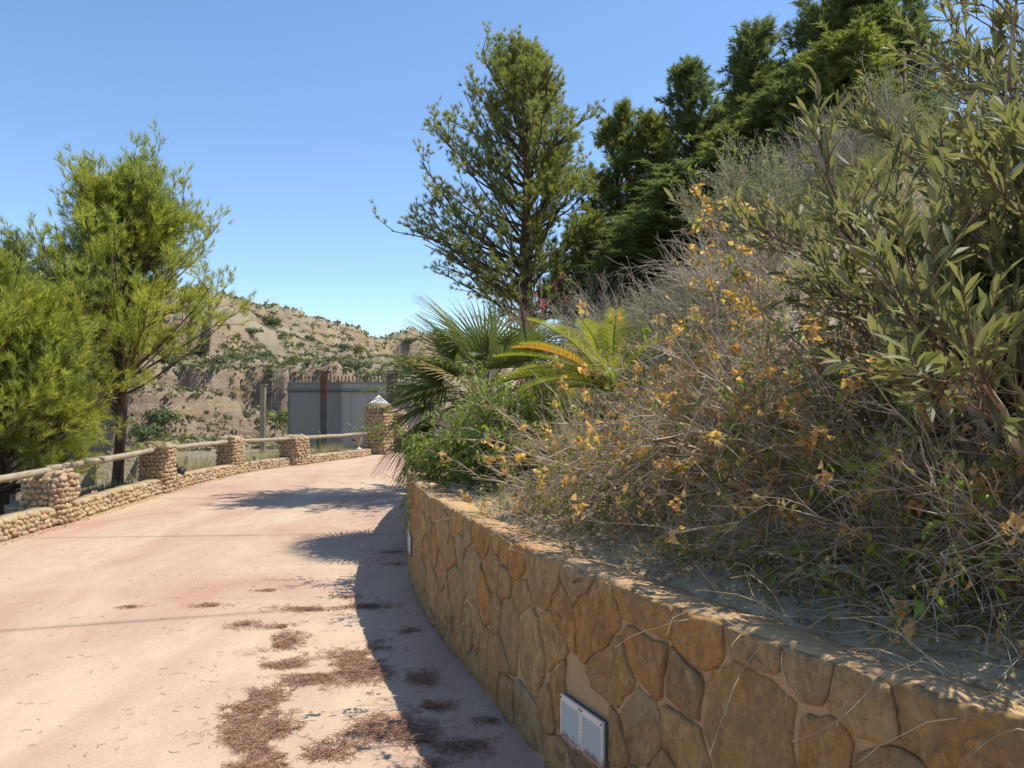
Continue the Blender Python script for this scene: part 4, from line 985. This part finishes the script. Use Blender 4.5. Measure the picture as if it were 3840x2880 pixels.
boug((1.72, 3.8), 'tangled bougainvillea with many orange bracts behind the barest one', 16, (60, 300), (15, 72), (.45, .85), 120, 100, 200, 180, (7, 6, 4))
boug((1.60, 2.85), 'tangled bougainvillea under the broad leaved shrub', 16, (90, 300), (12, 65), (.40, .70), 80, 120, 100, 220, (7, 6, 4))
boug((1.78, 2.35), 'low tangled dry bougainvillea nearest the gravel on the wall top', 14, (100, 300), (5, 45), (.28, .46), 40, 120, 12, 140, (7, 6, 4))

# broad leaved grey green shrub at the right
OLV = leafmat('broad_leaf', [(.11, .14, .05), (.15, .175, .055), (.095, .125, .055), (.18, .19, .06), (.125, .155, .05), (.30, .23, .09)], .36, .58, .35, (.23, .235, .105)); OLEAF = leaf_tpl(1.0, .25, .45, .13, 3, lambda t: math.sin(math.pi * min(1, t ** 1.15 * .95 + .03)) ** .75)
def broad(base, label, n, az, el_, L, m2, m3, single):
    base = np.array([base[0], base[1], hz(*base) - .05]); root = thing('broad_leaved_shrub', tuple(base), label, 'shrub')
    A = stems(base, n, *az, *el_, *L, 8, .09, (0, 0, .1), .08); B = sub(A, m2, .3, 1, .5, .25, .25, .55, 5, .1, (0, 0, .3)); Cc = sub(B, m3, .25, 1, .5, .25, .12, .28, 4, .08, (0, 0, .4))
    for q in range(n): obj('stem', *tubes(A[q:q + 1], taper(1, 8, rng.uniform(.014, .022), .006), 7), M['twig'], root)
    tag(obj('twigs', *merge([tubes(B, taper(len(B), 5, .006, .003), 4), tubes(Cc, taper(len(Cc), 4, .0032, .0018), 3)]), M['browntwig'], root), kind='stuff')
    m = 9; N_, kk, _ = Cc.shape; f = np.linspace(.35, 1, m)[None].repeat(N_, 0) * (kk - 1); i = np.minimum(f.astype(int), kk - 2); fr = (f - i)[..., None]; nn = np.arange(N_)[:, None]
    pos = (Cc[nn, i] * (1 - fr) + Cc[nn, i + 1] * fr).reshape(-1, 3); t = norm(Cc[nn, i + 1] - Cc[nn, i]).reshape(-1, 3)
    dr = norm(t * .85 + norm(rng.normal(0, 1, t.shape)) * .62 + [0, 0, .12]); R = frames(dr, rng.normal(0, .9, len(pos)))
    keep_ = pos[:, 1] > .9
    leaves(root, 'leaf', OLEAF, R[keep_], pos[keep_], rng.uniform(.045, .092, len(pos))[keep_], OLV, single)
    return root
broad((1.90, 2.70), 'large shrub with broad grey green leaves leaning over the bank', 28, (50, 300), (16, 88), (.42, 1.22), 8, 8, 300)
bsh = bpy.data.objects['broad_leaved_shrub']
MB().tube([P3(1052, 140, 2.32), P3(1022, 166, 2.3), P3(1000, 190, 2.32), P3(975, 206, 2.36), P3(945, 226, 2.45)], [.010, .009, .008, .006, .003], 7).build('bare_branch', plain('bleached_wood', (.62, .55, .47), .8), bsh)
broad((2.75, 3.5), 'taller broad leaved shrub behind the large one near the wire fence', 9, (60, 240), (50, 88), (.8, 1.25), 6, 5, 120)

# leafy green shrub over the wall's far end
JAS = leafmat('fresh_green_leaf', [(.16, .25, .035), (.24, .33, .05), (.12, .20, .035), (.33, .37, .07)], .45, .42, .4)
def leafy(base, label, n, az, el_, L, m2, m3, ml, size, mat, tpl=SMALL, bend=(0, 0, -.7), twig='browntwig', name='leafy_shrub', single=0, group=None, up=.1, sub2=(.2, .5), sub3=(.08, .25), flowers=None):
    base = np.array([base[0], base[1], hz(*base) - .04]); root = thing(name, tuple(base), label, 'shrub', group)
    A = stems(base, n, *az, *el_, *L, 8, .10, bend, .10); B = sub(A, m2, .2, 1, .5, up, *sub2, 5, .12, (0, 0, bend[2] * .4)); Cc = sub(B, m3, .15, 1, .55, up, *sub3, 3, .14, (0, 0, bend[2] * .4))
    tag(obj('twigs', *merge([tubes(A, taper(n, 8, .009, .003), 5), tubes(B, taper(len(B), 5, .0034, .0016), 3), tubes(Cc, taper(len(Cc), 3, .0018, .001), 3)]), M[twig], root), kind='stuff')
    if ml:
        pos, t = along(Cc, ml, .1, 1.0); dr = norm(t * .6 + rng.normal(0, .6, t.shape) + [0, 0, -.25]); R = frames(dr, rng.normal(0, .7, len(pos)))
        leaves(root, 'foliage' if not single else 'leaf', tpl, R, pos, rng.uniform(*size, len(pos)), mat, single)
    if flowers:
        pos, t = along(Cc[rng.permutation(len(Cc))[:flowers[0]]], 5, .6, 1); pos += rng.normal(0, .025, pos.shape); R = frames(norm(rng.normal(0, 1, pos.shape)), rng.uniform(0, 6, len(pos)))
        tag(obj('flowers', *scatter(*BRACT, R, pos, rng.uniform(*flowers[1], len(pos))), flowers[2], root), kind='stuff')
    return root
NARROW = leaf_tpl(1.0, .28, .3, .35, 2)
leafy((-.10, 6.7), 'bright green leafy shrub hanging over the far end of the wall', 34, (0, 360), (8, 85), (.48, .84), 9, 8, 6, (.038, .066), JAS, NARROW)
leafy((.28, 6.2), 'low green leafy shrub in front of the cycad', 30, (40, 330), (5, 80), (.4, .75), 9, 7, 6, (.036, .062), JAS, NARROW)
SALT = leafmat('saltbush_leaf', [(.24, .26, .13), (.31, .32, .17), (.19, .22, .11)], .35, .7, .2)
TINY = (np.array([[0, 0, 0], [.22, .5, .05], [0, 1, 0], [-.22, .5, .05]]), np.array([[0, 1, 2], [0, 2, 3]]))
leafy((2.35, 7.1), 'rounded grey green shrub with fine upright twigs on the bank', 46, (0, 360), (25, 88), (.55, .92), 8, 7, 9, (.018, .036), SALT, TINY, (0, 0, .2), 'deadtwig', 'grey_shrub', 0, 'grey shrubs on the bank', .3)
leafy((1.55, 6.6), 'low grey green shrub at the foot of the rounded one', 26, (0, 360), (15, 80), (.35, .6), 7, 6, 6, (.012, .024), SALT, TINY, (0, 0, .1), 'deadtwig', 'grey_shrub', 0, 'grey shrubs on the bank', .3)
leafy((4.2, 8.2), 'grey green shrub beside the bare twig thicket', 34, (0, 360), (30, 88), (.7, 1.1), 7, 6, 6, (.014, .028), SALT, TINY, (0, 0, .2), 'deadtwig', 'grey_shrub', 0, 'grey shrubs on the bank', .3)
leafy((3.35, 8.0), 'bare purplish twig thicket high on the bank', 50, (0, 360), (25, 88), (.4, .75), 8, 6, 0, None, None, None, (0, 0, .15), 'deadtwig', 'dead_shrub', 0, 'bare dead shrubs on the bank', .2)
leafy((1.95, 6.15), 'bare silvery twig thicket below the grey green shrub', 60, (60, 330), (0, 60), (.4, .85), 8, 6, 0, None, None, None, (0, 0, -.2), 'deadtwig', 'dead_shrub', 0, 'bare dead shrubs on the bank', .0)
leafy((6.3, 8.6), 'bare purplish brush along the wire fence', 60, (0, 360), (20, 88), (.6, 1.2), 8, 6, 0, None, None, None, (0, 0, .15), 'deadtwig', 'dead_shrub', 0, 'bare dead shrubs on the bank', .2)
leafy((1.15, 8.9), 'dry scrub between the fan palm and the bank', 40, (0, 360), (10, 75), (.4, .9), 8, 6, 2, (.014, .026), SALT, TINY, (0, 0, -.1), 'deadtwig', 'dry_scrub', 0, None, .1)
PINK = leafmat('magenta_bract', [(.55, .05, .22), (.62, .10, .26), (.50, .16, .12)], .4, .6, .2)
leafy((.45, 11.2), 'sparse bougainvillea with magenta flowers under the open pine', 40, (0, 360), (20, 85), (1.0, 1.9), 8, 7, 1, (.02, .035), leafmat('dry_brown_leaf', [(.38, .24, .12), (.45, .31, .16)], .4, .8, .1), SMALL, (0, 0, -.15), 'deadtwig', 'magenta_bougainvillea', 0, None, .15, (.3, .6), (.12, .3), (110, (.03, .055), PINK))

# ------------------------------------------------------------------ ground cover on the bank and wall top
def on_bank(n, x0, x1, y0, y1, dmin=.15, dmax=9):
    x = rng.uniform(x0, x1, n); y = rng.uniform(y0, y1, n); d, _ = sdist(x, y, WALL, WN); k = (d > dmin) & (d < dmax); return x[k], y[k], d[k]
LIT = leafmat('dry_leaf_litter', [(.54, .43, .27), (.62, .50, .32), (.40, .28, .16), (.56, .38, .18), (.38, .33, .19)], .3, .85, .1)
x, y, d = on_bank(34000, -.9, 2.8, 1.3, 8.5, .20, 2.2); k = rng.uniform(0, 1, len(x)) < np.clip((d - .10) / .45, .15, 1) * np.clip(1.3 - (y - 3) * .12, .35, 1); x, y = x[k], y[k]
pos = np.stack([x, y, hill_z(x, y) + rng.uniform(.004, .03, len(x))], 1); R = frames(norm(rng.normal(0, 1, pos.shape) * [1, 1, .45]), rng.normal(0, .7, len(pos)))
tag(obj('leaf_litter', *scatter(*CHEAP, R, pos, rng.uniform(.02, .048, len(pos))), LIT), 'dry fallen leaves lying under the shrubs on the wall top', kind='stuff')
x, y, d = on_bank(7000, -.6, 2.6, 1.2, 8.0, .30, 1.6); k = rng.uniform(0, 1, len(x)) < np.where(y < 3.0, 1.0, .35) * np.where(d < .75, 1, .4); x, y = x[k], y[k]
V, F = STPL[2]; F = np.array([list(f) + [f[0]] * (4 - len(f)) for f in F]); tri = np.array([t for f in STPL[2][1] for t in ([(f[0], f[1], f[2])] + ([(f[0], f[2], f[3])] if len(f) == 4 else []))])
pos = np.stack([x, y, hill_z(x, y) + .004], 1); R = frames(norm(rng.normal(0, 1, pos.shape)), rng.uniform(0, 6, len(pos)))
tag(obj('gravel', *scatter(STPL[2][0], tri, R, pos, rng.uniform(.004, .015, (len(pos), 1)) * rng.uniform(.7, 1.4, (len(pos), 3))), m_fieldstone('grey_gravel', [(.34, .28, .23), (.46, .39, .31), (.28, .22, .18), (.54, .46, .35)])), 'loose grey gravel scattered along the wall top', kind='stuff')
# trailing dry stems and low weeds
x, y, d = on_bank(1500, -.6, 2.6, 1.3, 8, .30, 1.7); b = np.stack([x, y, hill_z(x, y) + .01], 1); dr = norm(rng.normal(0, 1, b.shape) * [1, 1, .4] + [-.15, 0, .25]); P = poly(b, dr, rng.uniform(.10, .38, len(b)), 7, .22, (0, 0, -.45)); P[:, :, 2] = np.maximum(P[:, :, 2], hill_z(P[:, :, 0], P[:, :, 1]) + .006)
x, y, d = on_bank(900, .5, 1.9, 1.2, 2.6, .05, .5); x, y = x[:70], y[:70]; b = np.stack([x, y, hill_z(x, y) + .02], 1); Q = poly(b, norm(rng.normal(0, .5, b.shape) + [-.8, -.3, .5]), rng.uniform(.15, .42, len(b)), 7, .14, (0, 0, -1.1))
dq, _ = sdist(Q[:, :, 0], Q[:, :, 1], WALL, WN); Q[:, :, 2] = np.where(dq > -.03, np.maximum(Q[:, :, 2], hill_z(Q[:, :, 0], Q[:, :, 1]) + .03), Q[:, :, 2]); P = np.concatenate([P, Q])
tag(obj('dry_stems', *tubes(P, taper(len(P), 7, .0022, .0011), 3), plain('straw', (.50, .40, .24), .8, .2, .25, 6)), 'pale dry trailing stems tangled on the wall top', kind='stuff')
x, y, d = on_bank(4200, -.6, 2.8, 1.4, 6.5, .42, 2.0); k = vnoise(x * 2.2, y * 2.2, 0, 51) > -.1; x, y = x[k], y[k]
b = np.stack([x, y, hill_z(x, y)], 1); P = poly(b, norm(rng.normal(0, .6, b.shape) + [0, 0, .8]), rng.uniform(.06, .26, len(b)), 4, .2, (0, 0, -.2)); V1, F1 = tubes(P, taper(len(P), 4, .0016, .0009), 3); p, t = along(P, 4, .3, 1)
R = frames(norm(t * .5 + rng.normal(0, .7, t.shape)), rng.normal(0, .6, len(p))); V2, F2 = scatter(*SMALL, R, p, rng.uniform(.018, .042, len(p)))
tag(obj('weed_stems', V1, F1, plain('weed_stem', (.30, .25, .12), .8)), 'thin weed stems among the dry shrubs', kind='stuff')
tag(obj('weeds', V2, F2, leafmat('weed_leaf', [(.17, .21, .04), (.26, .28, .06), (.13, .17, .04), (.36, .31, .12), (.42, .36, .18)], .4, .55, .3)), 'low green and yellowing weeds under the dry shrubs', kind='stuff')
# fluffy seed heads at the far right
fl = np.array([1.63, 2.42, 0]); fl[2] = hz(fl[0], fl[1]); frt = thing('seed_head_plant', tuple(fl), 'dry plant with fluffy pinkish seed heads at the bank foot', 'plant')
b = np.repeat(fl[None], 7, 0); P = poly(b, norm(rng.normal(0, .25, b.shape) + [-.1, -.05, 1]), rng.uniform(.16, .34, 7), 5, .08, (0, 0, -.1)); obj('stems', *tubes(P, taper(7, 5, .003, .0015), 4), M['browntwig'], frt)
FLU = leafmat('fluff', [(.55, .42, .33), (.62, .50, .42)], .5, .9, .1)
for q in range(7):
    n = 260; pos = np.repeat(P[q, -1][None], n, 0) + rng.normal(0, .004, (n, 3)); V, F = scatter(np.array([[-.0006, 0, 0], [.0006, 0, 0], [0, 1, 0]]) * [1, 1, 1], np.array([[0, 1, 2]]), frames(norm(rng.normal(0, 1, (n, 3))), rng.uniform(0, 6, n)), pos, np.stack([np.ones(n), rng.uniform(.012, .032, n), np.ones(n)], 1)); obj('seed_head', V, F, FLU, frt)
# tall dry grass on the bank
BLADE = np.array([[-.0035, 0, 0], [.0035, 0, 0], [-.0025, .5, .05], [.0025, .5, .05], [0, 1, .22]]); BF = np.array([[0, 1, 3], [0, 3, 2], [2, 3, 4]])
def grass(name, x, y, z, L, mat, label, W=1.0, lean=.35):
    n = len(x); dr = norm(rng.normal(0, lean, (n, 3)) * [1, 1, 0] + [0, 0, 1]); R = frames(dr, rng.uniform(0, 6.28, n)); S = np.stack([np.full(n, W), L, L], 1)
    tag(obj(name, *scatter(BLADE, BF, R, np.stack([x, y, z], 1), S), mat, smooth=False), label, kind='stuff')
DRY = leafmat('dry_grass', [(.46, .37, .19), (.54, .45, .25), (.36, .31, .15)], .35, .7, .2); OLG = leafmat('olive_grass', [(.20, .22, .09), (.30, .29, .13), (.40, .34, .17)], .35, .7, .2)
x, y, d = on_bank(30000, .3, 4.2, 6.6, 13.5, 1.0, 5.0); k = vnoise(x * 1.3, y * 1.3, 0, 61) > -.15; x, y = x[k], y[k]; grass('bank_grass', x, y, hill_z(x, y) - .01, rng.uniform(.15, .5, len(x)), OLG, 'dry olive grass covering the bank under the evergreens', 1.2, .55)
x, y, d = on_bank(26000, 2.5, 9, 4.0, 12.5, 3.0, 9.0); k = vnoise(x * 1.1, y * 1.1, 0, 62) > -.1; x, y = x[k], y[k]; grass('upper_bank_grass', x, y, hill_z(x, y) - .01, rng.uniform(.12, .4, len(x)), OLG, 'dry grass on the upper bank', 1.2, .6)
# dark stake by the palm, chain link fence on the crest
tag(MB().tube([(.30, 7.75, hz(.30, 7.75) - .1), (.12, 7.75, 2.4), (.07, 7.75, 2.85)], [.009, .008, .006], 6).build('iron_stake', M['iron'], None, (.3, 7.75, hz(.3, 7.75))), 'thin dark stake standing between the fan palm and the cycad', 'stake')
fx0, fx1, fy = 5.0, 8.4, 9.4; cf = thing('chain_link_fence', (6.2, fy, hz(6.2, fy)), 'rusty chain link fence on the crest of the bank', 'fence')
for x_ in (5.0, 6.15, 7.3, 8.4): MB().tube([(x_, fy, hz(x_, fy) - .1), (x_, fy, hz(x_, fy) + 1.55)], .022, 8).build('post', M['rust'], cf)
b = MB(); q = .09
segs = []
for k in range(-18, 42):
    for sg in (1, -1):
        x0_ = fx0 + k * q; pts_ = []
        for j in range(0, 17):
            x_ = x0_ + sg * j * q
            if fx0 <= x_ <= fx1: pts_.append((x_, fy - .006 * sg, hz(x_, fy) + .05 + j * q))
        if len(pts_) > 1: b.tube(pts_, .0028, 3)
tag(b.build('mesh', M['wire'], cf), kind='stuff')

# ------------------------------------------------------------------ strip behind the low wall
def off_low(n, y0, y1, o0, o1):
    y = rng.uniform(y0, y1, n); i = np.searchsorted(LOW[:, 1], y); i = np.minimum(i, len(LOW) - 1); o_ = rng.uniform(o0, o1, n); return LOW[i, 0] + LN[i, 0] * o_, LOW[i, 1] + LN[i, 1] * o_
x, y = off_low(9000, 13.6, 22.2, .36, 1.5); k = vnoise(x * 1.4, y * 1.4, 0, 71) > -.05; x, y = x[k], y[k]; grass('wall_grass', x, y, terrain_z(x, y) - .02, rng.uniform(.18, .62, len(x)), DRY, 'dry straw grass behind the low stone wall', 1.1, .4)
x, y = off_low(2600, 10.3, 12.9, .34, .8); n = len(x); L_ = rng.uniform(.22, .42, n)
grass('ice_plant', x, y, terrain_z(x, y) - .02, L_, leafmat('ice_plant_leaf', [(.035, .06, .03), (.05, .08, .035), (.06, .085, .03)], .15, .4, .4), 'dark green spiky ground cover around the mushroom ornament', 3.4, .3)
ag = np.array([-5.05, 21.45, -.1]); art = thing('red_aloe', tuple(ag), 'small dark red spiky plant right of the column cactus', 'plant')
for k in range(18):
    a_ = k * 2.4; e_ = math.radians(25 + (k * 37) % 60); d_ = np.array([[math.cos(a_) * math.cos(e_), math.sin(a_) * math.cos(e_), math.sin(e_)]]); obj('leaf', *scatter(*leaf_tpl(1, .1, .4, -.05, 3), frames(d_), np.array([ag + [0, 0, .05]]), np.array([.36])), plain('dark_red_leaf', (.10, .035, .035), .5) if k == 0 else bpy.data.materials['dark_red_leaf'], art)

# ------------------------------------------------------------------ fallen pine needles on the drive
def in_path(x, y): return (x > lx(y) + .08) & (x < rx(y) - .12)
piles = [(-1.37, 3.96, .17, .22, 1500), (-1.22, 3.62, .19, .24, 1900), (-1.10, 3.30, .20, .20, 1300), (-1.52, 4.95, .18, .32, 800), (-1.38, 4.55, .18, .16, 560), (-.98, 4.70, .20, .34, 1100), (-.86, 4.42, .18, .22, 800), (-1.16, 4.32, .20, .16, 600), (-.62, 3.66, .26, .15, 1000), (-.45, 3.56, .14, .10, 260), (-.85, 3.42, .20, .14, 380), (-.98, 3.22, .2, .12, 380), (-1.55, 5.75, .34, .10, 420), (-1.12, 5.82, .26, .08, 300), (-1.90, 5.35, .14, .10, 150),
         (-1.62, 5.30, .15, .08, 170), (-2.95, 5.80, .16, .05, 90), (-2.35, 5.85, .2, .06, 110), (-2.05, 6.3, .18, .06, 80), (-1.35, 6.1, .2, .06, 90), (-.52, 4.30, .11, .14, 200), (-.42, 3.92, .12, .10, 200), (-.25, 3.48, .17, .10, 300), (-.12, 3.75, .08, .08, 80), (-.68, 6.3, .16, .10, 90), (-1.1, 7.3, .3, .1, 120), (-1.25, 7.9, .3, .12, 120), (-1.05, 8.6, .3, .15, 100), (-.72, 5.2, .12, .12, 70), (-.35, 3.3, .1, .1, 70)]
X_, Y_ = [], []
for px, py, sx_, sy_, n in piles:
    sx_, sy_ = sx_ * 1.15, sy_ * 1.2
    n = int(n * 1.25); a_ = rng.uniform(0, 6.28, n); q = np.abs(rng.normal(0, .62, n)); x_, y_ = px + np.cos(a_) * q * sx_, py + np.sin(a_) * q * sy_
    m_ = vnoise(x_ * 7, y_ * 7, 0, 81) * .75 + vnoise(x_ * 24, y_ * 24, 0, 82) * .55 > q * .9 - .62; X_.append(x_[m_]); Y_.append(y_[m_])
nb = sum(len(a) for a in X_); xs = np.where(rng.uniform(0, 1, 1500) < .6, rng.normal(-1.2, .9, 1500), rng.uniform(-5.6, 0, 1500)); ysn = 2.2 + rng.uniform(0, 1, 1500) ** 1.2 * 15 ** 1.0; X_.append(xs); Y_.append(ysn)
x = np.concatenate(X_); y = np.concatenate(Y_); k = in_path(x, y); pile = np.concatenate([np.ones(nb, bool), np.zeros(1500, bool)])[k]; x, y = x[k], y[k]; n = len(x)
a_ = rng.uniform(0, math.pi, n); d_ = np.stack([np.cos(a_), np.sin(a_), np.where(pile, rng.normal(0, .10, n), 0)], 1); z = np.where(pile, rng.uniform(.002, .016, n), .003); L_ = np.where(pile, rng.uniform(.025, .08, n), rng.uniform(.02, .055, n))
t_ = np.linspace(-.5, .5, 3); cv = rng.normal(0, .25, n); sd = np.stack([-np.sin(a_), np.cos(a_), np.zeros(n)], 1); ctr = np.stack([x, y, z], 1)
P = ctr[:, None] + d_[:, None] * (t_[None, :, None] * L_[:, None, None]) + sd[:, None] * ((t_ ** 2 * 4)[None, :, None] * (cv * L_)[:, None, None]); P[:, :, 2] = np.maximum(P[:, :, 2], .0018)
tag(obj('fallen_needles', *tubes(P, np.full((n, 3), .0013), 3), leafmat('dead_needles', [(.36, .185, .115), (.46, .265, .17), (.27, .13, .085), (.54, .36, .24)], .1, .7, .25)), 'drifts of reddish fallen pine needles on the drive', kind='stuff')
# thin line of dirt along the foot of the low wall
x, y = off_low(3000, 6.5, 21.8, -.16, .0); n = len(x); R = frames(norm(rng.normal(0, 1, (n, 3)) * [1, 1, .15]), rng.uniform(0, 6, n))
tag(obj('kerb_litter', *scatter(*leaf_tpl(1, .35, .4, .1, 2), R, np.stack([x, y, np.full(n, .006)], 1), rng.uniform(.01, .035, n)), LIT), 'fine plant litter along the foot of the low wall', kind='stuff')

# ------------------------------------------------------------------ far hillside scrub and bushes
def bush_tpl(n, seed, flat=.75, leaf=.30):
    r = np.random.default_rng(seed); V = []; F = []
    for i in range(n):
        d_ = r.normal(0, 1, 3); d_ /= np.linalg.norm(d_); d_[2] = abs(d_[2]) * flat; c = d_ * r.uniform(.45, 1.0); a1 = np.cross(d_, r.normal(0, 1, 3)); a1 /= np.linalg.norm(a1); a2 = np.cross(d_, a1) + d_ * r.normal(0, .5); s_ = leaf * r.uniform(.6, 1.3); k = len(V)
        V += [c + a1 * s_, c + a2 * s_, c - a1 * s_ * .8, c - a2 * s_ * .8]; F.append((k, k + 1, k + 2, k + 3))
    return np.array(V), np.array(F)
SCR = leafmat('hill_scrub', [(.155, .16, .075), (.21, .20, .095), (.12, .135, .06), (.30, .26, .14), (.17, .175, .08)], .2, .8, .1)
def hill_pts(n, r0, r1, a0=-50, a1=2):
    a_ = np.radians(rng.uniform(a0, a1, n)); r_ = np.exp(rng.uniform(math.log(r0), math.log(r1), n)); return r_ * np.sin(a_), r_ * np.cos(a_), r_
for nm, cnt, r0, r1, smin, smax, lab in (('hill_scrub', 42000, 27, 225, .18, .46, 'small dry scrub tufts dotting the far hills'),):
    x, y, r_ = hill_pts(cnt, r0, r1, -38, -4); d, _ = sdist(x, y, LOW, LN); k = ((d > 2.2) | (y > 26)) & (rng.uniform(0, 1, len(x)) < np.interp(r_, [27, 38, 50, 90], [.06, .35, .95, 1])) & (vnoise(x * .06, y * .06, 0, 91) + .5 * vnoise(x * .3, y * .3, 0, 92) > -.45); x, y, r_ = x[k], y[k], r_[k]; S = rng.uniform(smin, smax, len(x)) * np.interp(r_, [24, 60, 200], [.7, 1.0, 2.0])
    R = frames(np.tile([[0, 1.0, 0]], (len(x), 1))); ang = rng.uniform(0, 6.28, len(x)); c, s_ = np.cos(ang), np.sin(ang); R = np.stack([np.stack([c, -s_, 0 * c], 1), np.stack([s_, c, 0 * c], 1), np.stack([0 * c, 0 * c, 1 + 0 * c], 1)], 1)
    tag(obj(nm, *scatter(*bush_tpl(5, 3, 1.0, .40), R, np.stack([x, y, terrain_z(x, y) - .02], 1), S), SCR, smooth=False), lab, kind='stuff')
BG = [leafmat('hill_bush_green', [(.10, .13, .055), (.14, .17, .065), (.08, .11, .05)], .25, .7, .15), leafmat('hill_bush_grey', [(.16, .16, .09), (.20, .19, .11)], .2, .8, .1), leafmat('hill_bush_bright', [(.18, .21, .06), (.23, .25, .07)], .3, .7, .15)]
def big_bush(seed):
    r = np.random.default_rng(seed); parts = []
    for q in range(7):
        V, F = bush_tpl(110, seed * 10 + q, 1.0, .13); c = r.normal(0, .45, 3) * [1, 1, .25] + [0, 0, .45]; V = V.copy(); V[:, 2] = V[:, 2] * 1.3 - .25; parts.append((V * r.uniform(.38, .62) + c, F))
    return merge(parts)
BT = [raw_mesh('hill_bush', *big_bush(40 + q), False, BG[q % 3]) for q in range(6)]
HL = ['dark green bush growing on the far dry hillside', 'grey brown bush growing on the far dry hillside', 'bright green bush growing in the far gully']
def hbush(x, y, s_, q):
    o = bpy.data.objects.new('hill_bush', BT[q]); link(o, None, (x, y, 0)); o.location = (x, y, tz(x, y) - .1 * s_); o.rotation_euler = (0, 0, random.uniform(0, 6)); o.scale = (s_ * random.uniform(.9, 1.3), s_ * random.uniform(.9, 1.3), s_ * random.uniform(.7, 1.05)); 
    rr_ = math.hypot(x, y); zone = 'on the skyline ridge' if rr_ > 135 else 'on the upper far slope' if rr_ > 100 else 'in the gully above the gate' if math.degrees(math.atan2(x, y)) > -20 and rr_ > 70 else 'on the lower eroded spurs' if rr_ > 45 else 'on the valley side just past the railing'
    hue = ['dark green', 'grey brown', 'bright green'][q % 3]; size = 'large' if s_ > 1.35 else 'small' if s_ < .95 else 'rounded'; tag(o, f'{size} {hue} bush {zone}', 'bush', f'{hue} bushes {zone}')
random.seed(3); cnt = 0
while cnt < 150:
    a_ = math.radians(random.uniform(-36, -6)); r_ = math.exp(random.uniform(math.log(50), math.log(185))); x, y = r_ * math.sin(a_), r_ * math.cos(a_)
    gully = 75 < r_ < 125 and -20 < math.degrees(a_) < -7
    if not gully and random.random() > .42: continue
    if vnoise(x * .05, y * .05, 0, 95) < (-.3 if gully else .0): continue
    hbush(x, y, random.uniform(.55, 1.35) * (1 if r_ > 70 else .7) * (1.25 if r_ > 130 else 1), random.choice([0, 3, 0, 3, 1, 4] if not gully else [0, 3, 0, 5, 3])); cnt += 1
for u, Y, s_, q in ((272, 38, 1.0, 2), (284, 40, 1.2, 5), (292, 46, 1.3, 2), (150, 34, 1.0, 0), (168, 36, .8, 3), (60, 30, 1.0, 1)): hbush((u - 512) / FPX * Y, Y, s_, q)
